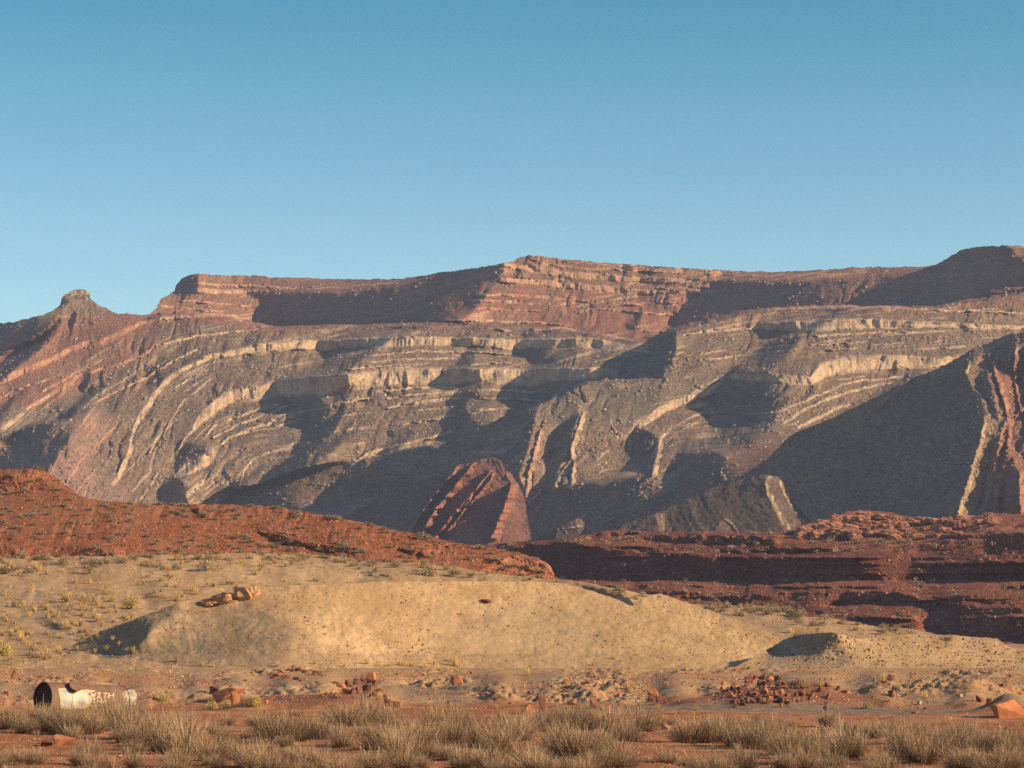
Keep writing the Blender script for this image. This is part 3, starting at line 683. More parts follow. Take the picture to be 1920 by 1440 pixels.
G.free = np.maximum(G.free, 1.0 * (G.GY < _gt(G.GX) - 3))
G.ledges([[(1445,893,5),(1436,905,4),(1442,925,6),(1452,945,7),(1462,965,7),(1475,985,8),(1480,1000,8)],[(1462,900,4),(1470,925,4),(1495,965,4),(1515,990,3)],[(1088,972,3),(1092,985,4),(1060,992,3)],[(1238,964,4),(1242,985,5),(1245,1000,3)],[(1358,975,3),(1372,985,4),(1385,1000,3)],[(1055,990,3),(1062,1000,4)]], 4, .8)
G.solve((1300, 1020), 1050.0, gxmin=-0.9)
G.strata()
detail(G, slope=0.4, rub=0.45, strat=0.3)
G_Z = [([(1150,1000),(1235,958),(1250,970),(1255,1010)], PINK * .8, .6, 4), ([(1330,1000),(1360,970),(1410,1005)], PINK, .5, 3)]
go_ = sheet_mesh('foothills', G, curve(GT, jag=1.8, seed=18, lam=14), curve([(940, 1060), (1600, 1060)]), 520, 150, MAT_ROCK, rock_colour(G, G_Z, base=TALUS * .85, base2=TALUS * 1.1), back=((0.012, -0.008), (0.04, -0.03), (0.08, -0.07)))
tag(go_, kind='structure', label='low grey foothills at the foot of the mountain')

# ------------------------------------------------------------------ red benches in the middle distance on the right
RED = np.array((0.205, 0.068, 0.038)); RED2 = np.array((0.27, 0.105, 0.062)); REDD = np.array((0.11, 0.042, 0.034))
RT = [(880,1030),(920,1022),(960,1016),(1060,1010),(1100,1003),(1130,996),(1150,993),(1200,996),(1250,997),(1340,995),(1400,998),(1450,997),(1490,994),(1510,990),(1535,984),(1555,976),(1570,966),(1585,960),(1610,957),(1650,958),(1680,963),(1710,970),(1745,976),(1790,976),(1820,970),(1850,963),(1900,963),(1920,962)]
T = Sheet(840, 2090, 950, 1270, 1.5, DZ=6.0, DX=0.2, seed=53, warp=2.6)
T.DZ[:] = 7.0
T.lines += [[(840, y), (1200, y - 2), (1500, y + 1), (1920, y - 1)] for y in range(1000, 1200, 22)]
T_SH = [[(930,1035),(960,1026),(1010,1020),(1060,1016),(1100,1024),(1200,1034),(1300,1040),(1500,1045),(1620,1045),(1690,1034),(1740,1018),(1800,1005),(1850,998),(1920,990),(1920,1036),(1860,1040),(1815,1046),(1850,1052),(1920,1052),(1920,1082),(1700,1085),(1500,1088),(1300,1085),(1100,1085),(1030,1080),(960,1045)],
        [(1090,1004),(1130,998),(1200,998),(1190,1003),(1110,1008)],[(1210,1006),(1300,1003),(1420,1004),(1450,1012),(1440,1020),(1300,1018),(1210,1014)],[(1500,1003),(1560,1000),(1620,1005),(1600,1011),(1520,1010)],[(1200,1028),(1300,1026),(1300,1031),(1200,1033)],[(1340,1030),(1500,1026),(1600,1030),(1500,1036),(1350,1036)],
        [(1180,1108),(1230,1106),(1280,1108),(1330,1112),(1300,1118),(1260,1130),(1200,1120)],[(1340,1116),(1400,1118),(1450,1111),(1500,1105),(1560,1108),(1640,1108),(1700,1116),(1720,1122),(1690,1128),(1620,1130),(1560,1134),(1530,1142),(1570,1148),(1480,1152),(1430,1148),(1380,1140)],
        [(1600,1152),(1690,1158),(1720,1165),(1700,1172),(1620,1170)],[(1738,1176),(1748,1150),(1764,1120),(1800,1115),(1870,1116),(1860,1122),(1810,1128),(1800,1136),(1920,1142),(1920,1150),(1800,1152),(1920,1160),(1920,1166),(1850,1168),(1920,1180),(1920,1206),(1800,1200)],[(1450,1100),(1640,1098),(1650,1101),(1460,1104)],[(1880,1098),(1920,1096),(1920,1104),(1890,1103)]]
T.shades(T_SH, -0.6, 0.3)
T.shades([[(1600,1046),(1770,1038),(1770,1084),(1600,1086)]], -1.8, 0.3)
_rt = curve(RT)
T.free = np.maximum(T.free, 1.0 * (T.GY < _rt(T.GX) - 3))
T.ledges([[(1240,1112,3),(1300,1110,4),(1340,1114,3)],[(1600,1108,4),(1700,1116,3)],[(1680,1157,5),(1740,1158,6)],[(1870,1048,6),(1920,1046,6)],[(1560,1030,2),(1200,1036,2)],[(1640,1103,3),(1760,1120,4)],[(1740,1145,5),(1765,1120,3)]], 3, .7)
T.eb = 1.5
T.solve((1300, 1084), 600.0, gxmin=-0.5, smin=-0.12)
T.strata()
T.sx = 600.0
detail(T, slope=0.7, rub=0.5, strat=7.0, k=1.3)
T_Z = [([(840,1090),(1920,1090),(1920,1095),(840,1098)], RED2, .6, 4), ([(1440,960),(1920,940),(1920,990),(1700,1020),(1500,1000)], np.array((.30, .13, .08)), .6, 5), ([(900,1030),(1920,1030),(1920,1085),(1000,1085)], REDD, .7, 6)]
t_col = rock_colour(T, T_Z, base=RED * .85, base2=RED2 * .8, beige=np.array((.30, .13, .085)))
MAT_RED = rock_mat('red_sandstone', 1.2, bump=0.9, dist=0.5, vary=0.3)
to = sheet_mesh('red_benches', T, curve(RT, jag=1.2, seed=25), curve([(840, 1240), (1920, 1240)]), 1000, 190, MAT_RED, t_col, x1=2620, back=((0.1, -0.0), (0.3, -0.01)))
tag(to, kind='structure', label='stepped dark red rock benches in the middle distance')

# ------------------------------------------------------------------ red hill on the left
ORANGE = np.array((0.25, 0.086, 0.036)); ORANGE2 = np.array((0.34, 0.135, 0.066)); OCHRE = np.array((0.42, 0.29, 0.16))
HT = [(0,882),(40,879),(70,878),(85,885),(100,892),(115,905),(130,915),(150,930),(170,937),(200,940),(300,945),(400,945),(480,948),(520,950),(560,957),(600,965),(640,972),(680,980),(720,989),(760,997),(810,1008),(860,1018),(940,1030),(975,1036),(1000,1045),(1020,1052),(1032,1060),(1042,1083),(1060,1095)]
HB = [(0,1050),(200,1048),(300,1046),(460,1042),(600,1046),(700,1058),(800,1062),(900,1076),(1000,1086),(1060,1100)]
H = Sheet(-170, 1080, 860, 1130, 1.5, DZ=5.0, DX=0.3, seed=63, warp=2.2)
H.streak = 0.0
H.shades([[(0,892),(30,889),(60,889),(80,896),(62,902),(56,912),(20,920),(0,918)],[(105,1044),(125,1028),(150,1022),(190,1030),(215,1044),(180,1052),(110,1052)],[(0,1030),(20,1028),(35,1040),(0,1045)],[(480,996),(515,998),(550,1010),(572,1020),(560,1026),(520,1018),(495,1008)],[(572,1018),(640,1023),(672,1026),(660,1036),(610,1036),(580,1028)],
          [(190,985),(215,978),(212,984),(200,992),(175,996)],[(740,1026),(780,1032),(800,1045),(770,1040)],[(900,1046),(930,1050),(940,1056),(905,1052)],[(350,952),(372,956),(385,968),(370,968)]], -1.6, 0.9)
_ht = curve(HT)
H.free = np.maximum(H.free, 1.0 * (H.GY < _ht(H.GX) - 3))
H.DZ[H.pm([(960,1040),(1010,1046),(1045,1085),(980,1080),(900,1070)])] = 1.2
H.ledges([[(935,1042,3),(975,1050,5),(1010,1058,8),(1035,1066,6)],[(500,994,3),(560,1004,3)],[(985,1072,8),(1040,1078,8)],[(800,1052,3),(880,1062,3)],[(780,1030,2),(860,1040,3),(940,1044,3)],[(740,1000,2),(820,1018,2),(900,1034,2)]], 3, .8)
H.solve((300, 1045), 312.0, gxmin=-0.2)
H.strata()
H.sx = 400.0
detail(H, slope=1.6, rub=0.9, strat=3.0, k=1.1)
H_Z = [([(0,1000),(40,985),(90,962),(130,945),(150,936),(190,938),(150,955),(90,985),(30,1010),(0,1020)], np.array((.27, .10, .05)), .6, 4), ([(940,1040),(1010,1046),(1045,1085),(960,1075)], np.array((.40, .18, .10)), .55, 4),
       ([(0,920),(200,945),(400,960),(300,990),(0,960)], np.array((.26, .13, .07)), .3, 14)]
MAT_HILL = rock_mat('red_soil', 2.2, bump=0.8, dist=0.25, vary=0.28)
ho = sheet_mesh('red_hill', H, curve(HT, jag=1.1, seed=27), curve(HB), 1100, 150, MAT_HILL, rock_colour(H, H_Z, base=ORANGE, base2=ORANGE2 * .85, beige=np.array((.36, .16, .09))), back=((0.02, -0.002), (0.1, -0.01), (0.3, -0.05)), x0=-700)
tag(ho, kind='structure', label='orange red hill dotted with scrub')

# ------------------------------------------------------------------ sandy plateau behind the mound
SAND = np.array((0.37, 0.232, 0.115)); SAND2 = np.array((0.45, 0.295, 0.152)); GREYS = np.array((0.25, 0.185, 0.12))
PT = [(0,1045),(200,1043),(300,1041),(460,1037),(600,1041),(700,1053),(800,1057),(900,1071),(1000,1082),(1040,1086),(1100,1094),(1150,1102),(1190,1113),(1260,1122),(1300,1133),(1340,1136),(1400,1136),(1450,1136),(1490,1142),(1510,1155),(1600,1166),(1700,1180),(1760,1190),(1830,1195),(1870,1200),(1900,1215),(1920,1224)]
P = Sheet(-170, 2090, 1020, 1300, 2.0, DZ=7.5, DX=0.2, seed=73, warp=3.0)
P.streak = 0.0
P.shades([[(110,1226),(170,1200),(150,1212),(130,1226)],[(160,1118),(180,1112),(190,1120),(170,1126)],[(270,1120),(300,1110),(310,1118),(280,1128)],[(700,1072),(740,1078),(700,1082),(660,1078)],[(70,1170),(100,1165),(130,1172),(100,1180)],[(20,1120),(60,1125),(40,1130)],
          [(1080,1098),(1120,1100),(1170,1115),(1200,1135),(1150,1130),(1110,1112)],[(1490,1148),(1506,1158),(1502,1165),(1480,1158)]], -1.2, 2.0)
_pt = curve(PT)
P.free = np.maximum(P.free, 1.0 * (P.GY < _pt(P.GX) - 3))
P.solve((100, 1246), 207.0, gxmin=-0.5)
P.ledges([[(400, 1080, 2), (700, 1080, 2)]]); P.cliff[:] = 0
P.strata()
detail(P, slope=0.8, rub=0.5, strat=0.0, k=1.1)
P_Z = [([(0,1100),(140,1110),(220,1150),(120,1200),(0,1200)], GREYS, .5, 16), ([(90,1150),(160,1140),(170,1170),(100,1180)], np.array((.26, .14, .085)), .4, 6), ([(120,1080),(200,1085),(160,1100)], np.array((.32, .18, .095)), .5, 6),
       ([(250,1062),(600,1060),(800,1085),(400,1100)], SAND2, .6, 12), ([(1300,1140),(1480,1150),(1480,1180),(1380,1170)], GREYS, .6, 8)]
MAT_SAND = rock_mat('sandy_soil', 1.6, bump=0.7, dist=0.12, vary=0.16, speck=(5.0, 0.17, (0.13, 0.075, 0.05, 1)))
def sandnoise(X, Y, PX, PY): return 0.10 * fbm(X / 3.0, Y / 5.0, 4, 0.55, 91)
po = sheet_mesh('sandy_ground', P, curve(PT, jag=.8, seed=29), curve([(0, 1262), (1920, 1262)]), 1150, 150, MAT_SAND, rock_colour(P, P_Z, base=SAND * .88, base2=SAND2 * .9, grit=.4), dz_noise=sandnoise, back=((0.02, -0.0), (0.1, -0.01)), below=((4, 0), (12, 0)), x0=-700, x1=2620)
tag(po, kind='structure', label='pale sandy flat between the mound and the red hill')

# ------------------------------------------------------------------ the long sand mound
MT = [(90,1232),(120,1219),(145,1205),(170,1192),(205,1178),(240,1166),(290,1146),(330,1131),(375,1119),(400,1112),(440,1104),(520,1100),(600,1096),(700,1091),(800,1090),(900,1090),(1000,1090),(1060,1095),(1110,1108),(1160,1125),(1185,1136),(1205,1123),(1222,1115),(1235,1113),(1250,1116),(1280,1128),(1320,1142),(1370,1158),(1420,1176),(1460,1196),(1500,1215),(1540,1240),(1560,1262)]
Q = Sheet(60, 1600, 1070, 1310, 2.0, DZ=2.2, DX=0.1, seed=83, warp=1.2)
Q.DX = 0.35 * np.cos((Q.GX - 300) / 1100 * math.pi) * -1
Q.DX = -0.25 + 0.6 * sst(380, 720, Q.GX) - 0.3 * sst(900, 1200, Q.GX)
Q.DZ = np.where(Q.GY > 1225, 4.0, 1.9)
Q.streak = 0.0; Q.skew = -0.1
Q.shades([[(60,1250),(120,1216),(170,1190),(240,1164),(330,1128),(335,1132),(300,1150),(285,1170),(275,1195),(255,1215),(230,1222),(170,1222),(120,1230)]], -1.9, 1.0)
Q.free = np.maximum(Q.free, 1.0 * (Q.GY < curve(MT)(Q.GX) - 3))
Q.solve((800, 1250), 207.0, gxmin=-0.8)
Q.ledges([[(400, 1100, 2), (1300, 1190, 2)]]); Q.cliff[:] = 0
Q.strata()
detail(Q, slope=0.30, rub=0.28, strat=0.0, k=0.9)
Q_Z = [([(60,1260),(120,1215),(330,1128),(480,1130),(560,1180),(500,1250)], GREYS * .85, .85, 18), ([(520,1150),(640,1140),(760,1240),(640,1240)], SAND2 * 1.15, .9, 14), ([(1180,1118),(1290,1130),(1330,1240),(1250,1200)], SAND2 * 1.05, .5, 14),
       ([(1300,1160),(1340,1165),(1480,1230),(1400,1235)], SAND2 * 1.15, .9, 8), ([(420,1098),(500,1098),(500,1130),(380,1135)], np.array((.38, .23, .125)), .5, 8), ([(800,1150),(1100,1130),(1150,1240),(850,1240)], GREYS * 1.05, .5, 25)]
MAT_MOUND = rock_mat('mound_sand', 1.1, bump=0.75, dist=0.10, vary=0.10, speck=(2.6, 0.15, (0.13, 0.07, 0.045, 1)))
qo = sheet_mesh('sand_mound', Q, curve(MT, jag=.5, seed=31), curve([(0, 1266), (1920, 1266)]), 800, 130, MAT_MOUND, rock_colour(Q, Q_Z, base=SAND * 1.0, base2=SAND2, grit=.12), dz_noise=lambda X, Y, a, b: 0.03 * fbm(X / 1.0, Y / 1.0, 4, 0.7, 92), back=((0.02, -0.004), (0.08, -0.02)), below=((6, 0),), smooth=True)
tag(qo, kind='structure', label='long pale sand mound')
M3T = [(1380,1250),(1420,1228),(1445,1214),(1465,1202),(1480,1195),(1500,1190),(1530,1187),(1560,1186),(1580,1190),(1600,1197),(1620,1198),(1660,1194),(1700,1190),(1760,1191),(1830,1195),(1870,1202),(1900,1216),(1920,1224),(2000,1262)]
V = Sheet(1370, 2090, 1160, 1320, 2.0, DZ=2.2, DX=0.1, seed=93, warp=1.5)
V.DZ = np.where(V.GY > 1240, 4.0, 2.0)
V.streak = 0.0
V.shades([[(1440,1214),(1480,1192),(1530,1184),(1570,1186),(1572,1198),(1555,1212),(1530,1222),(1480,1226)]], -1.2, 1.2)
V.free = np.maximum(V.free, 1.0 * (V.GY < curve(M3T)(V.GX) - 3))
V.solve((1700, 1260), 204.0, gxmin=-0.5)
V.ledges([[(1400, 1200, 2), (1900, 1190, 2)]]); V.cliff[:] = 0
V.strata()
detail(V, slope=0.35, rub=0.3, strat=0.0, k=0.9)
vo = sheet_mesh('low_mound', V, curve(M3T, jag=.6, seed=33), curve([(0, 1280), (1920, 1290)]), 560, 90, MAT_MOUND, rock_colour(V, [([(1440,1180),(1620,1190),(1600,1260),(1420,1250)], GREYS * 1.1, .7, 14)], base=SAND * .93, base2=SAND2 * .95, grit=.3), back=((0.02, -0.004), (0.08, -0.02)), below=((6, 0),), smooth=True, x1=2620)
tag(vo, kind='structure', label='low pebbly sand mound on the right')

# ------------------------------------------------------------------ foreground: flat, track and rubble bank, one height field in metres
def ground_z(X, Y):
    """height of the near ground at (X, Y) metres"""
    X = np.asarray(X, float); Y = np.asarray(Y, float)
    px = 960 + X / Y * F
    track = 166 + 4 * np.sin(px / 500)
    foot = track + 4; topb = 197 + 3.0 * vnoise(px / 260.0, Y * 0, 7)
    lo = 0.0 + 0.10 * fbm(X / 9, Y / 12, 3, 0.5, 5)
    t = np.clip((Y - foot) / (topb - foot), 0, 1)
    # the bank: steeper low down, notched by small gullies
    gul = 1 + 0.35 * vnoise(px / 55.0, Y / 60, 9)
    bank = 2.22 * np.clip(t ** (0.75 * gul), 0, 1)
    # left part of the bank stands closer and rises in low piles
    pile = 0
    for cx, cy, h, rx, ry in PILES:
        pile = pile + h * np.exp(-((X - cx) / rx) ** 2 - ((Y - cy) / ry) ** 2)
    rough = (0.085 * fbm(X / 1.6, Y / 2.4, 5, 0.68, 11) + 0.03 * vnoise(X / .22, Y / .4, 15)) * sst(foot - 2, foot + 6, Y) * (1 - sst(topb - 2, topb + 2, Y)) * 2 * np.clip(.45 + 1.3 * fbm(X / 5, Y / 9, 2, .5, 17), .06, 1.6)
    near = 0.05 * fbm(X / 1.3, Y / 1.3, 3, 0.6, 13)
    return lo * (1 - t) + bank + pile + rough + near * (Y < foot + 10)
def GXY(px, D): return (px - 960.0) / F * D
PILES = [(GXY(520, 172), 172, 0.75, 3.2, 3.5), (GXY(650, 170), 170, 0.8, 2.4, 3.0), (GXY(1430, 172), 172, 1.0, 3.6, 4.0), (GXY(1560, 172), 173, 0.55, 2.6, 3.0), (GXY(1290, 170), 170, .35, 1.2, 2), (GXY(60, 180), 180, .45, 5, 4), (GXY(300, 178), 178, .5, 4, 4),
         (GXY(1885, 158), 158, 0.95, 1.3, 2.0), (GXY(470, 168), 168, .35, 1.4, 2), (GXY(1010, 172), 172, .3, 2.2, 3), (GXY(1780, 178), 178, .35, 3, 3), (GXY(30, 118), 118, .25, 2.5, 3)]
DIRT = np.array((0.27, 0.108, 0.044)); DIRT2 = np.array((0.36, 0.17, 0.078)); TAN = np.array((0.36, 0.235, 0.125)); TRACK = np.array((0.21, 0.15, 0.10))
def ground_col(X, Y):
    px = 960 + X / Y * F
    track = 166 + 4 * np.sin(px / 500)
    n = np.clip(.5 + .6 * fbm(X / 3, Y / 5, 4, .6, 21), 0, 1)[..., None]
    near = DIRT * (1 - n) + DIRT2 * n
    bankc = (TAN * 1.0) * (1 - n * .6) + DIRT2 * n * .6
    grey = np.clip(fbm(X / 6 + 40, Y / 8, 3, .6, 25) * 1.4, 0, 1)[..., None]
    bankc = bankc * (1 - .5 * grey) + np.array((.17, .125, .09)) * .5 * grey
    b = sst(track + 3, track + 8, Y)[..., None]
    c = near * (1 - b) + bankc * b
    tr = (sst(track - 9, track - 5, Y) * (1 - sst(track + 2, track + 5, Y)) * sst(980, 1200, px))[..., None]
    c = c * (1 - tr) + (TRACK * (0.92 + .16 * n)) * tr
    hp = 0
    for cx, cy, h, rx, ry in PILES[:4] + PILES[4:5]:
        hp = hp + np.exp(-((X - cx) / (rx * .8)) ** 2 - ((Y - cy) / (ry * .9)) ** 2)
    hp = np.clip(hp * 1.5 * (.7 + .6 * n[..., 0]), 0, .9)[..., None]
    c = c * (1 - hp) + np.array((.19, .085, .055)) * hp
    up = sst(192, 197, Y)[..., None]
    c = c * (1 - up) + (SAND * (0.9 + .15 * n)) * up
    up2 = (sst(199.5, 201, Y) * (1 - sst(203, 204, Y)))[..., None]
    c = c * (1 - up2) + SAND2 * .95 * up2
    return np.clip(c, .02, .8)
ax = np.linspace(-0.30, 0.30, 1150)
Ys = np.concatenate([np.linspace(58, 150, 230), np.linspace(150.4, 212, 260)[0:]])
XX = ax[None, :] * Ys[:, None]; YY = np.repeat(Ys[:, None], len(ax), 1)
ZZ = ground_z(XX, YY)
ZZ = np.where(YY > 205, ZZ - (YY - 205) * 0.25, ZZ)
MAT_GROUND = rock_mat('red_gravel_soil', 4.5, bump=0.9, dist=0.06, vary=0.38, speck=(9.0, 0.22, (0.14, 0.06, 0.035, 1)))
gr = grid_mesh('ground', XX, YY, ZZ, MAT_GROUND, ground_col(XX, YY))
tag(gr, kind='structure', label='gravelly red ground with a dirt track and rubble bank')
# wide ground sheet out to the horizon, under everything
def far_z(Y): return np.interp(Y, [-3000, 0, 55, 205, 215, 400, 900, 1400, 2200, 40000], [-1.2, -0.5, -0.35, -0.6, -2.0, 0.0, 22.0, 50.0, 60.0, 60.0])
fy = np.concatenate([np.linspace(-600, 0, 8), np.linspace(50, 400, 15), np.linspace(450, 2200, 18), np.array([2600, 3600])])
fx = np.concatenate([np.linspace(-3200, -800, 8), np.linspace(-600, 600, 25), np.linspace(800, 3200, 8)])
FX, FY = np.meshgrid(fx, fy)
FZ = far_z(FY) + 0 * FX
fo = grid_mesh('desert_floor', FX, FY, FZ, MAT_GROUND, np.broadcast_to(np.array((.33, .2, .12)), FX.shape + (3,)).copy())
tag(fo, kind='structure', label='wide desert floor reaching the horizon')

# thin dry air between here and the mountain
def box_mesh(name, a, b, mat):
    me = bpy.data.meshes.new(name)
    v = [(x, y, z) for x in (a[0], b[0]) for y in (a[1], b[1]) for z in (a[2], b[2])]
    f = [(0, 1, 3, 2), (4, 6, 7, 5), (0, 4, 5, 1), (2, 3, 7, 6), (0, 2, 6, 4), (1, 5, 7, 3)]
    me.from_pydata(v, [], f); me.materials.append(mat)
    o = bpy.data.objects.new(name, me); COL.objects.link(o); return o
mh = bpy.data.materials.new('thin_haze'); mh.use_nodes = True
mh.node_tree.nodes.clear()
_o = mh.node_tree.nodes.new('ShaderNodeOutputMaterial'); _v = mh.node_tree.nodes.new('ShaderNodeVolumePrincipled')
_v.inputs['Color'].default_value = (0.55, 0.68, 1.0, 1); _v.inputs['Density'].default_value = 0.000078
mh.node_tree.links.new(_v.outputs[0], _o.inputs['Volume'])
hz = box_mesh('haze', (-3300, -700, -6), (3300, 3700, 330), mh)
tag(hz, kind='stuff', label='thin blue haze between the camera and the mountain')

# ------------------------------------------------------------------ plants, rocks and things
random.seed(4)
R = random.random
def U(a, b): return a + (b - a) * random.random()

class MB:
    def __init__(s): s.v, s.f, s.m = [], [], []
    def add(s, v, f, mi=0):
        n = len(s.v); s.v += [tuple(p) for p in v]; s.f += [tuple(i + n for i in q) for q in f]; s.m += [mi] * len(f)
    def build(s, name, mats, parent=None, smooth=False, link=True):
        me = bpy.data.meshes.new(name); me.from_pydata(s.v, [], s.f)
        for m in (mats if isinstance(mats, (list, tuple)) else [mats]): me.materials.append(m)
        me.polygons.foreach_set('material_index', s.m)
        if smooth: me.polygons.foreach_set('use_smooth', [True] * len(s.f))
        me.update()
        o = bpy.data.objects.new(name, me)
        if link: COL.objects.link(o)
        if parent: o.parent = parent
        return o

def blade(mb, base, d, L, w, bend, mi=0, seg=2, side=None):
    """thin tapering strip from base along d, bending with gravity"""
    d = Vector(d).normalized()
    s_ = side or Vector((-d.y, d.x, 0.0)) + Vector((U(-.6, .6), U(-.6, .6), 0))
    s_ = Vector(s_); s_.z = 0
    if s_.length < 1e-3: s_ = Vector((1, 0, 0))
    s_.normalize()
    p = Vector(base); vs = []
    for k in range(seg + 1):
        t = k / seg
        ww = w * (1 - 0.75 * t)
        vs += [p - s_ * ww * .5, p + s_ * ww * .5]
        p = p + d * (L / seg)
        d = (d + Vector((0, 0, -bend / seg))).normalized()
    mb.add(vs, [(2 * k, 2 * k + 1, 2 * k + 3, 2 * k + 2) for k in range(seg)], mi)

MAT_TWIG = flat_mat('dry_twig', (0.45, 0.31, 0.18), col2=(0.26, 0.175, 0.105), scale=2.5, obj_random=.22)
MAT_TWIGD = flat_mat('dark_twig', (0.17, 0.125, 0.09), col2=(0.11, 0.085, 0.06), scale=3, obj_random=.2)
MAT_STRAW = flat_mat('straw', (0.52, 0.37, 0.20), col2=(0.38, 0.26, 0.13), scale=3, obj_random=.2)
MAT_GOLD = flat_mat('golden_grass', (0.62, 0.41, 0.15), col2=(0.48, 0.30, 0.11), scale=3, obj_random=.2)
MAT_YEL = flat_mat('rabbitbrush_bloom', (0.62, 0.46, 0.12), col2=(0.44, 0.33, 0.11), scale=4, obj_random=.15)
MAT_SAGE = flat_mat('sage_leaf', (0.34, 0.28, 0.18), col2=(0.20, 0.17, 0.11), scale=3, obj_random=.22)
MAT_TANB = flat_mat('tan_brush', (0.38, 0.29, 0.17), col2=(0.25, 0.19, 0.115), scale=3, obj_random=.22)

def dry_shrub(name, n=520, w=.013, h=1.0, rad=.62, mats=None, dark=.22, spread=1.0):
    mb = MB()
    for i in range(n):
        a = U(0, 2 * math.pi); tilt = math.acos(U(.12, 1)) * spread + random.gauss(0, .08)
        d = Vector((math.cos(a) * math.sin(tilt), math.sin(a) * math.sin(tilt), math.cos(tilt)))
        r0 = U(0, .22) * rad
        b = (math.cos(a) * r0, math.sin(a) * r0, -0.03)
        L = h * (U(.5, 1.0) if R() < .8 else U(.9, 1.2)) * (1 - .12 * abs(tilt))
        dk = R() < dark
        blade(mb, b, d, L * (.75 if dk else 1), w * U(.6, 1.5), U(-.5, .6), 1 if dk else 0, 3)
        for _ in range(2 if R() < .5 else 1):                                  # side twig
            p = Vector(b) + d * L * U(.4, .75)
            e = (d + Vector((U(-1, 1), U(-1, 1), U(-.5, .6)))).normalized()
            blade(mb, p, e, L * U(.18, .42), w * .7, .1, 0, 1)
    return mb.build(name, mats or [MAT_TWIG, MAT_TWIGD])

def cushion(name, n=420, mats=None, h=.55, rad=.62, leaf=.085):
    """rounded low bush of many small leaf tufts with twigs showing between"""
    mb = MB()
    lobes = [(U(-.45, .45) * rad, U(-.45, .45) * rad, U(.45, .9)) for _ in range(6)]
    for i in range(n):
        lx, ly, ls = random.choice(lobes)
        a = U(0, 2 * math.pi); el = math.asin(U(0, 1))
        rr = ls * (U(.55, 1.0) ** .5)
        p = Vector((lx + math.cos(a) * math.cos(el) * rad * .62 * rr, ly + math.sin(a) * math.cos(el) * rad * .62 * rr, math.sin(el) * h * rr + .02))
        s_ = leaf * U(.5, 1.3)
        u = Vector((U(-1, 1), U(-1, 1), U(-.4, 1))).normalized() * s_; v = Vector((U(-1, 1), U(-1, 1), U(-1, 1))).normalized() * s_ * .6
        mb.add([p - v * .5, p + v * .5, p + u], [(0, 1, 2)], 0)
    for i in range(n // 5):
        a = U(0, 6.28); t = U(.1, 1.3)
        blade(mb, (0, 0, -.03), (math.cos(a) * math.sin(t), math.sin(a) * math.sin(t), math.cos(t)), U(.5, 1.05) * (h if t < .7 else rad), .014, .1, 1, 1)
    return mb.build(name, mats or [MAT_SAGE, MAT_TWIGD])

def tuft(name, n=80, h=.5, mats=None, w=.014, sp=.38):
    mb = MB()
    for i in range(n):
        a = U(0, 6.28); t = abs(random.gauss(0, sp))
        blade(mb, (math.cos(a) * U(0, .07), math.sin(a) * U(0, .07), -.03), (math.cos(a) * math.sin(t), math.sin(a) * math.sin(t), math.cos(t)), h * U(.6, 1.05), w * U(.7, 1.4), U(.1, .7), 0, 2)
    return mb.build(name, mats or [MAT_GOLD])

_protos = {}
def proto(kind, i):
    key = (kind, i)
    if key not in _protos:
        st = random.getstate(); random.seed(hash(kind) % 7 + 31 * i + len(kind) * 101)
        if kind == 'dry_shrub': o = dry_shrub(kind, n=520 + 40 * i, rad=.7 + .08 * i, dark=.34 + .08 * (i % 3), spread=.8 + .12 * (i % 4))
        elif kind == 'sagebrush': o = cushion(kind, n=420)
        elif kind == 'tan_bush': o = cushion(kind, n=420, mats=[MAT_TANB, MAT_TWIG], h=.7, leaf=.1)
        elif kind == 'rabbitbrush': o = cushion(kind, n=900, mats=[MAT_YEL, MAT_TANB], h=.9, rad=.7, leaf=.075)
        elif kind == 'bunch_grass': o = tuft(kind, n=90)
        elif kind == 'pale_grass': o = tuft(kind, n=110, mats=[MAT_STRAW], h=.45, sp=.6)
        elif kind == 'saltbush': o = cushion(kind, n=70, mats=[MAT_TANB, MAT_SAGE], h=.6, leaf=.22)
        random.setstate(st)
        COL.objects.unlink(o)
        _protos[key] = o
    return _protos[key]
NV = {'dry_shrub': 8, 'sagebrush': 5, 'tan_bush': 5, 'rabbitbrush': 3, 'bunch_grass': 5, 'pale_grass': 4, 'saltbush': 4}
def plant(kind, p, size, label, cat, group=None, squash=1.0):
    o = proto(kind, random.randrange(NV[kind])).copy()
    o.name = kind
    COL.objects.link(o)
    o.location = p
    o.rotation_euler = (0, 0, U(0, 6.28))
    o.scale = (size * U(.9, 1.15), size * U(.9, 1.15), size * squash)
    tag(o, label, cat, group)
    return o

def ground_hit(px, py):
    """point of the near ground seen at a photo position"""
    Ds = np.linspace(60, 206, 1200)
    x, y, z = at(px, py, Ds)
    g = ground_z(x, y)
    k = np.argmax(z <= g) if (z <= g).any() else len(Ds) - 1
    return Vector((float(x[k]), float(y[k]), float(g[k])))

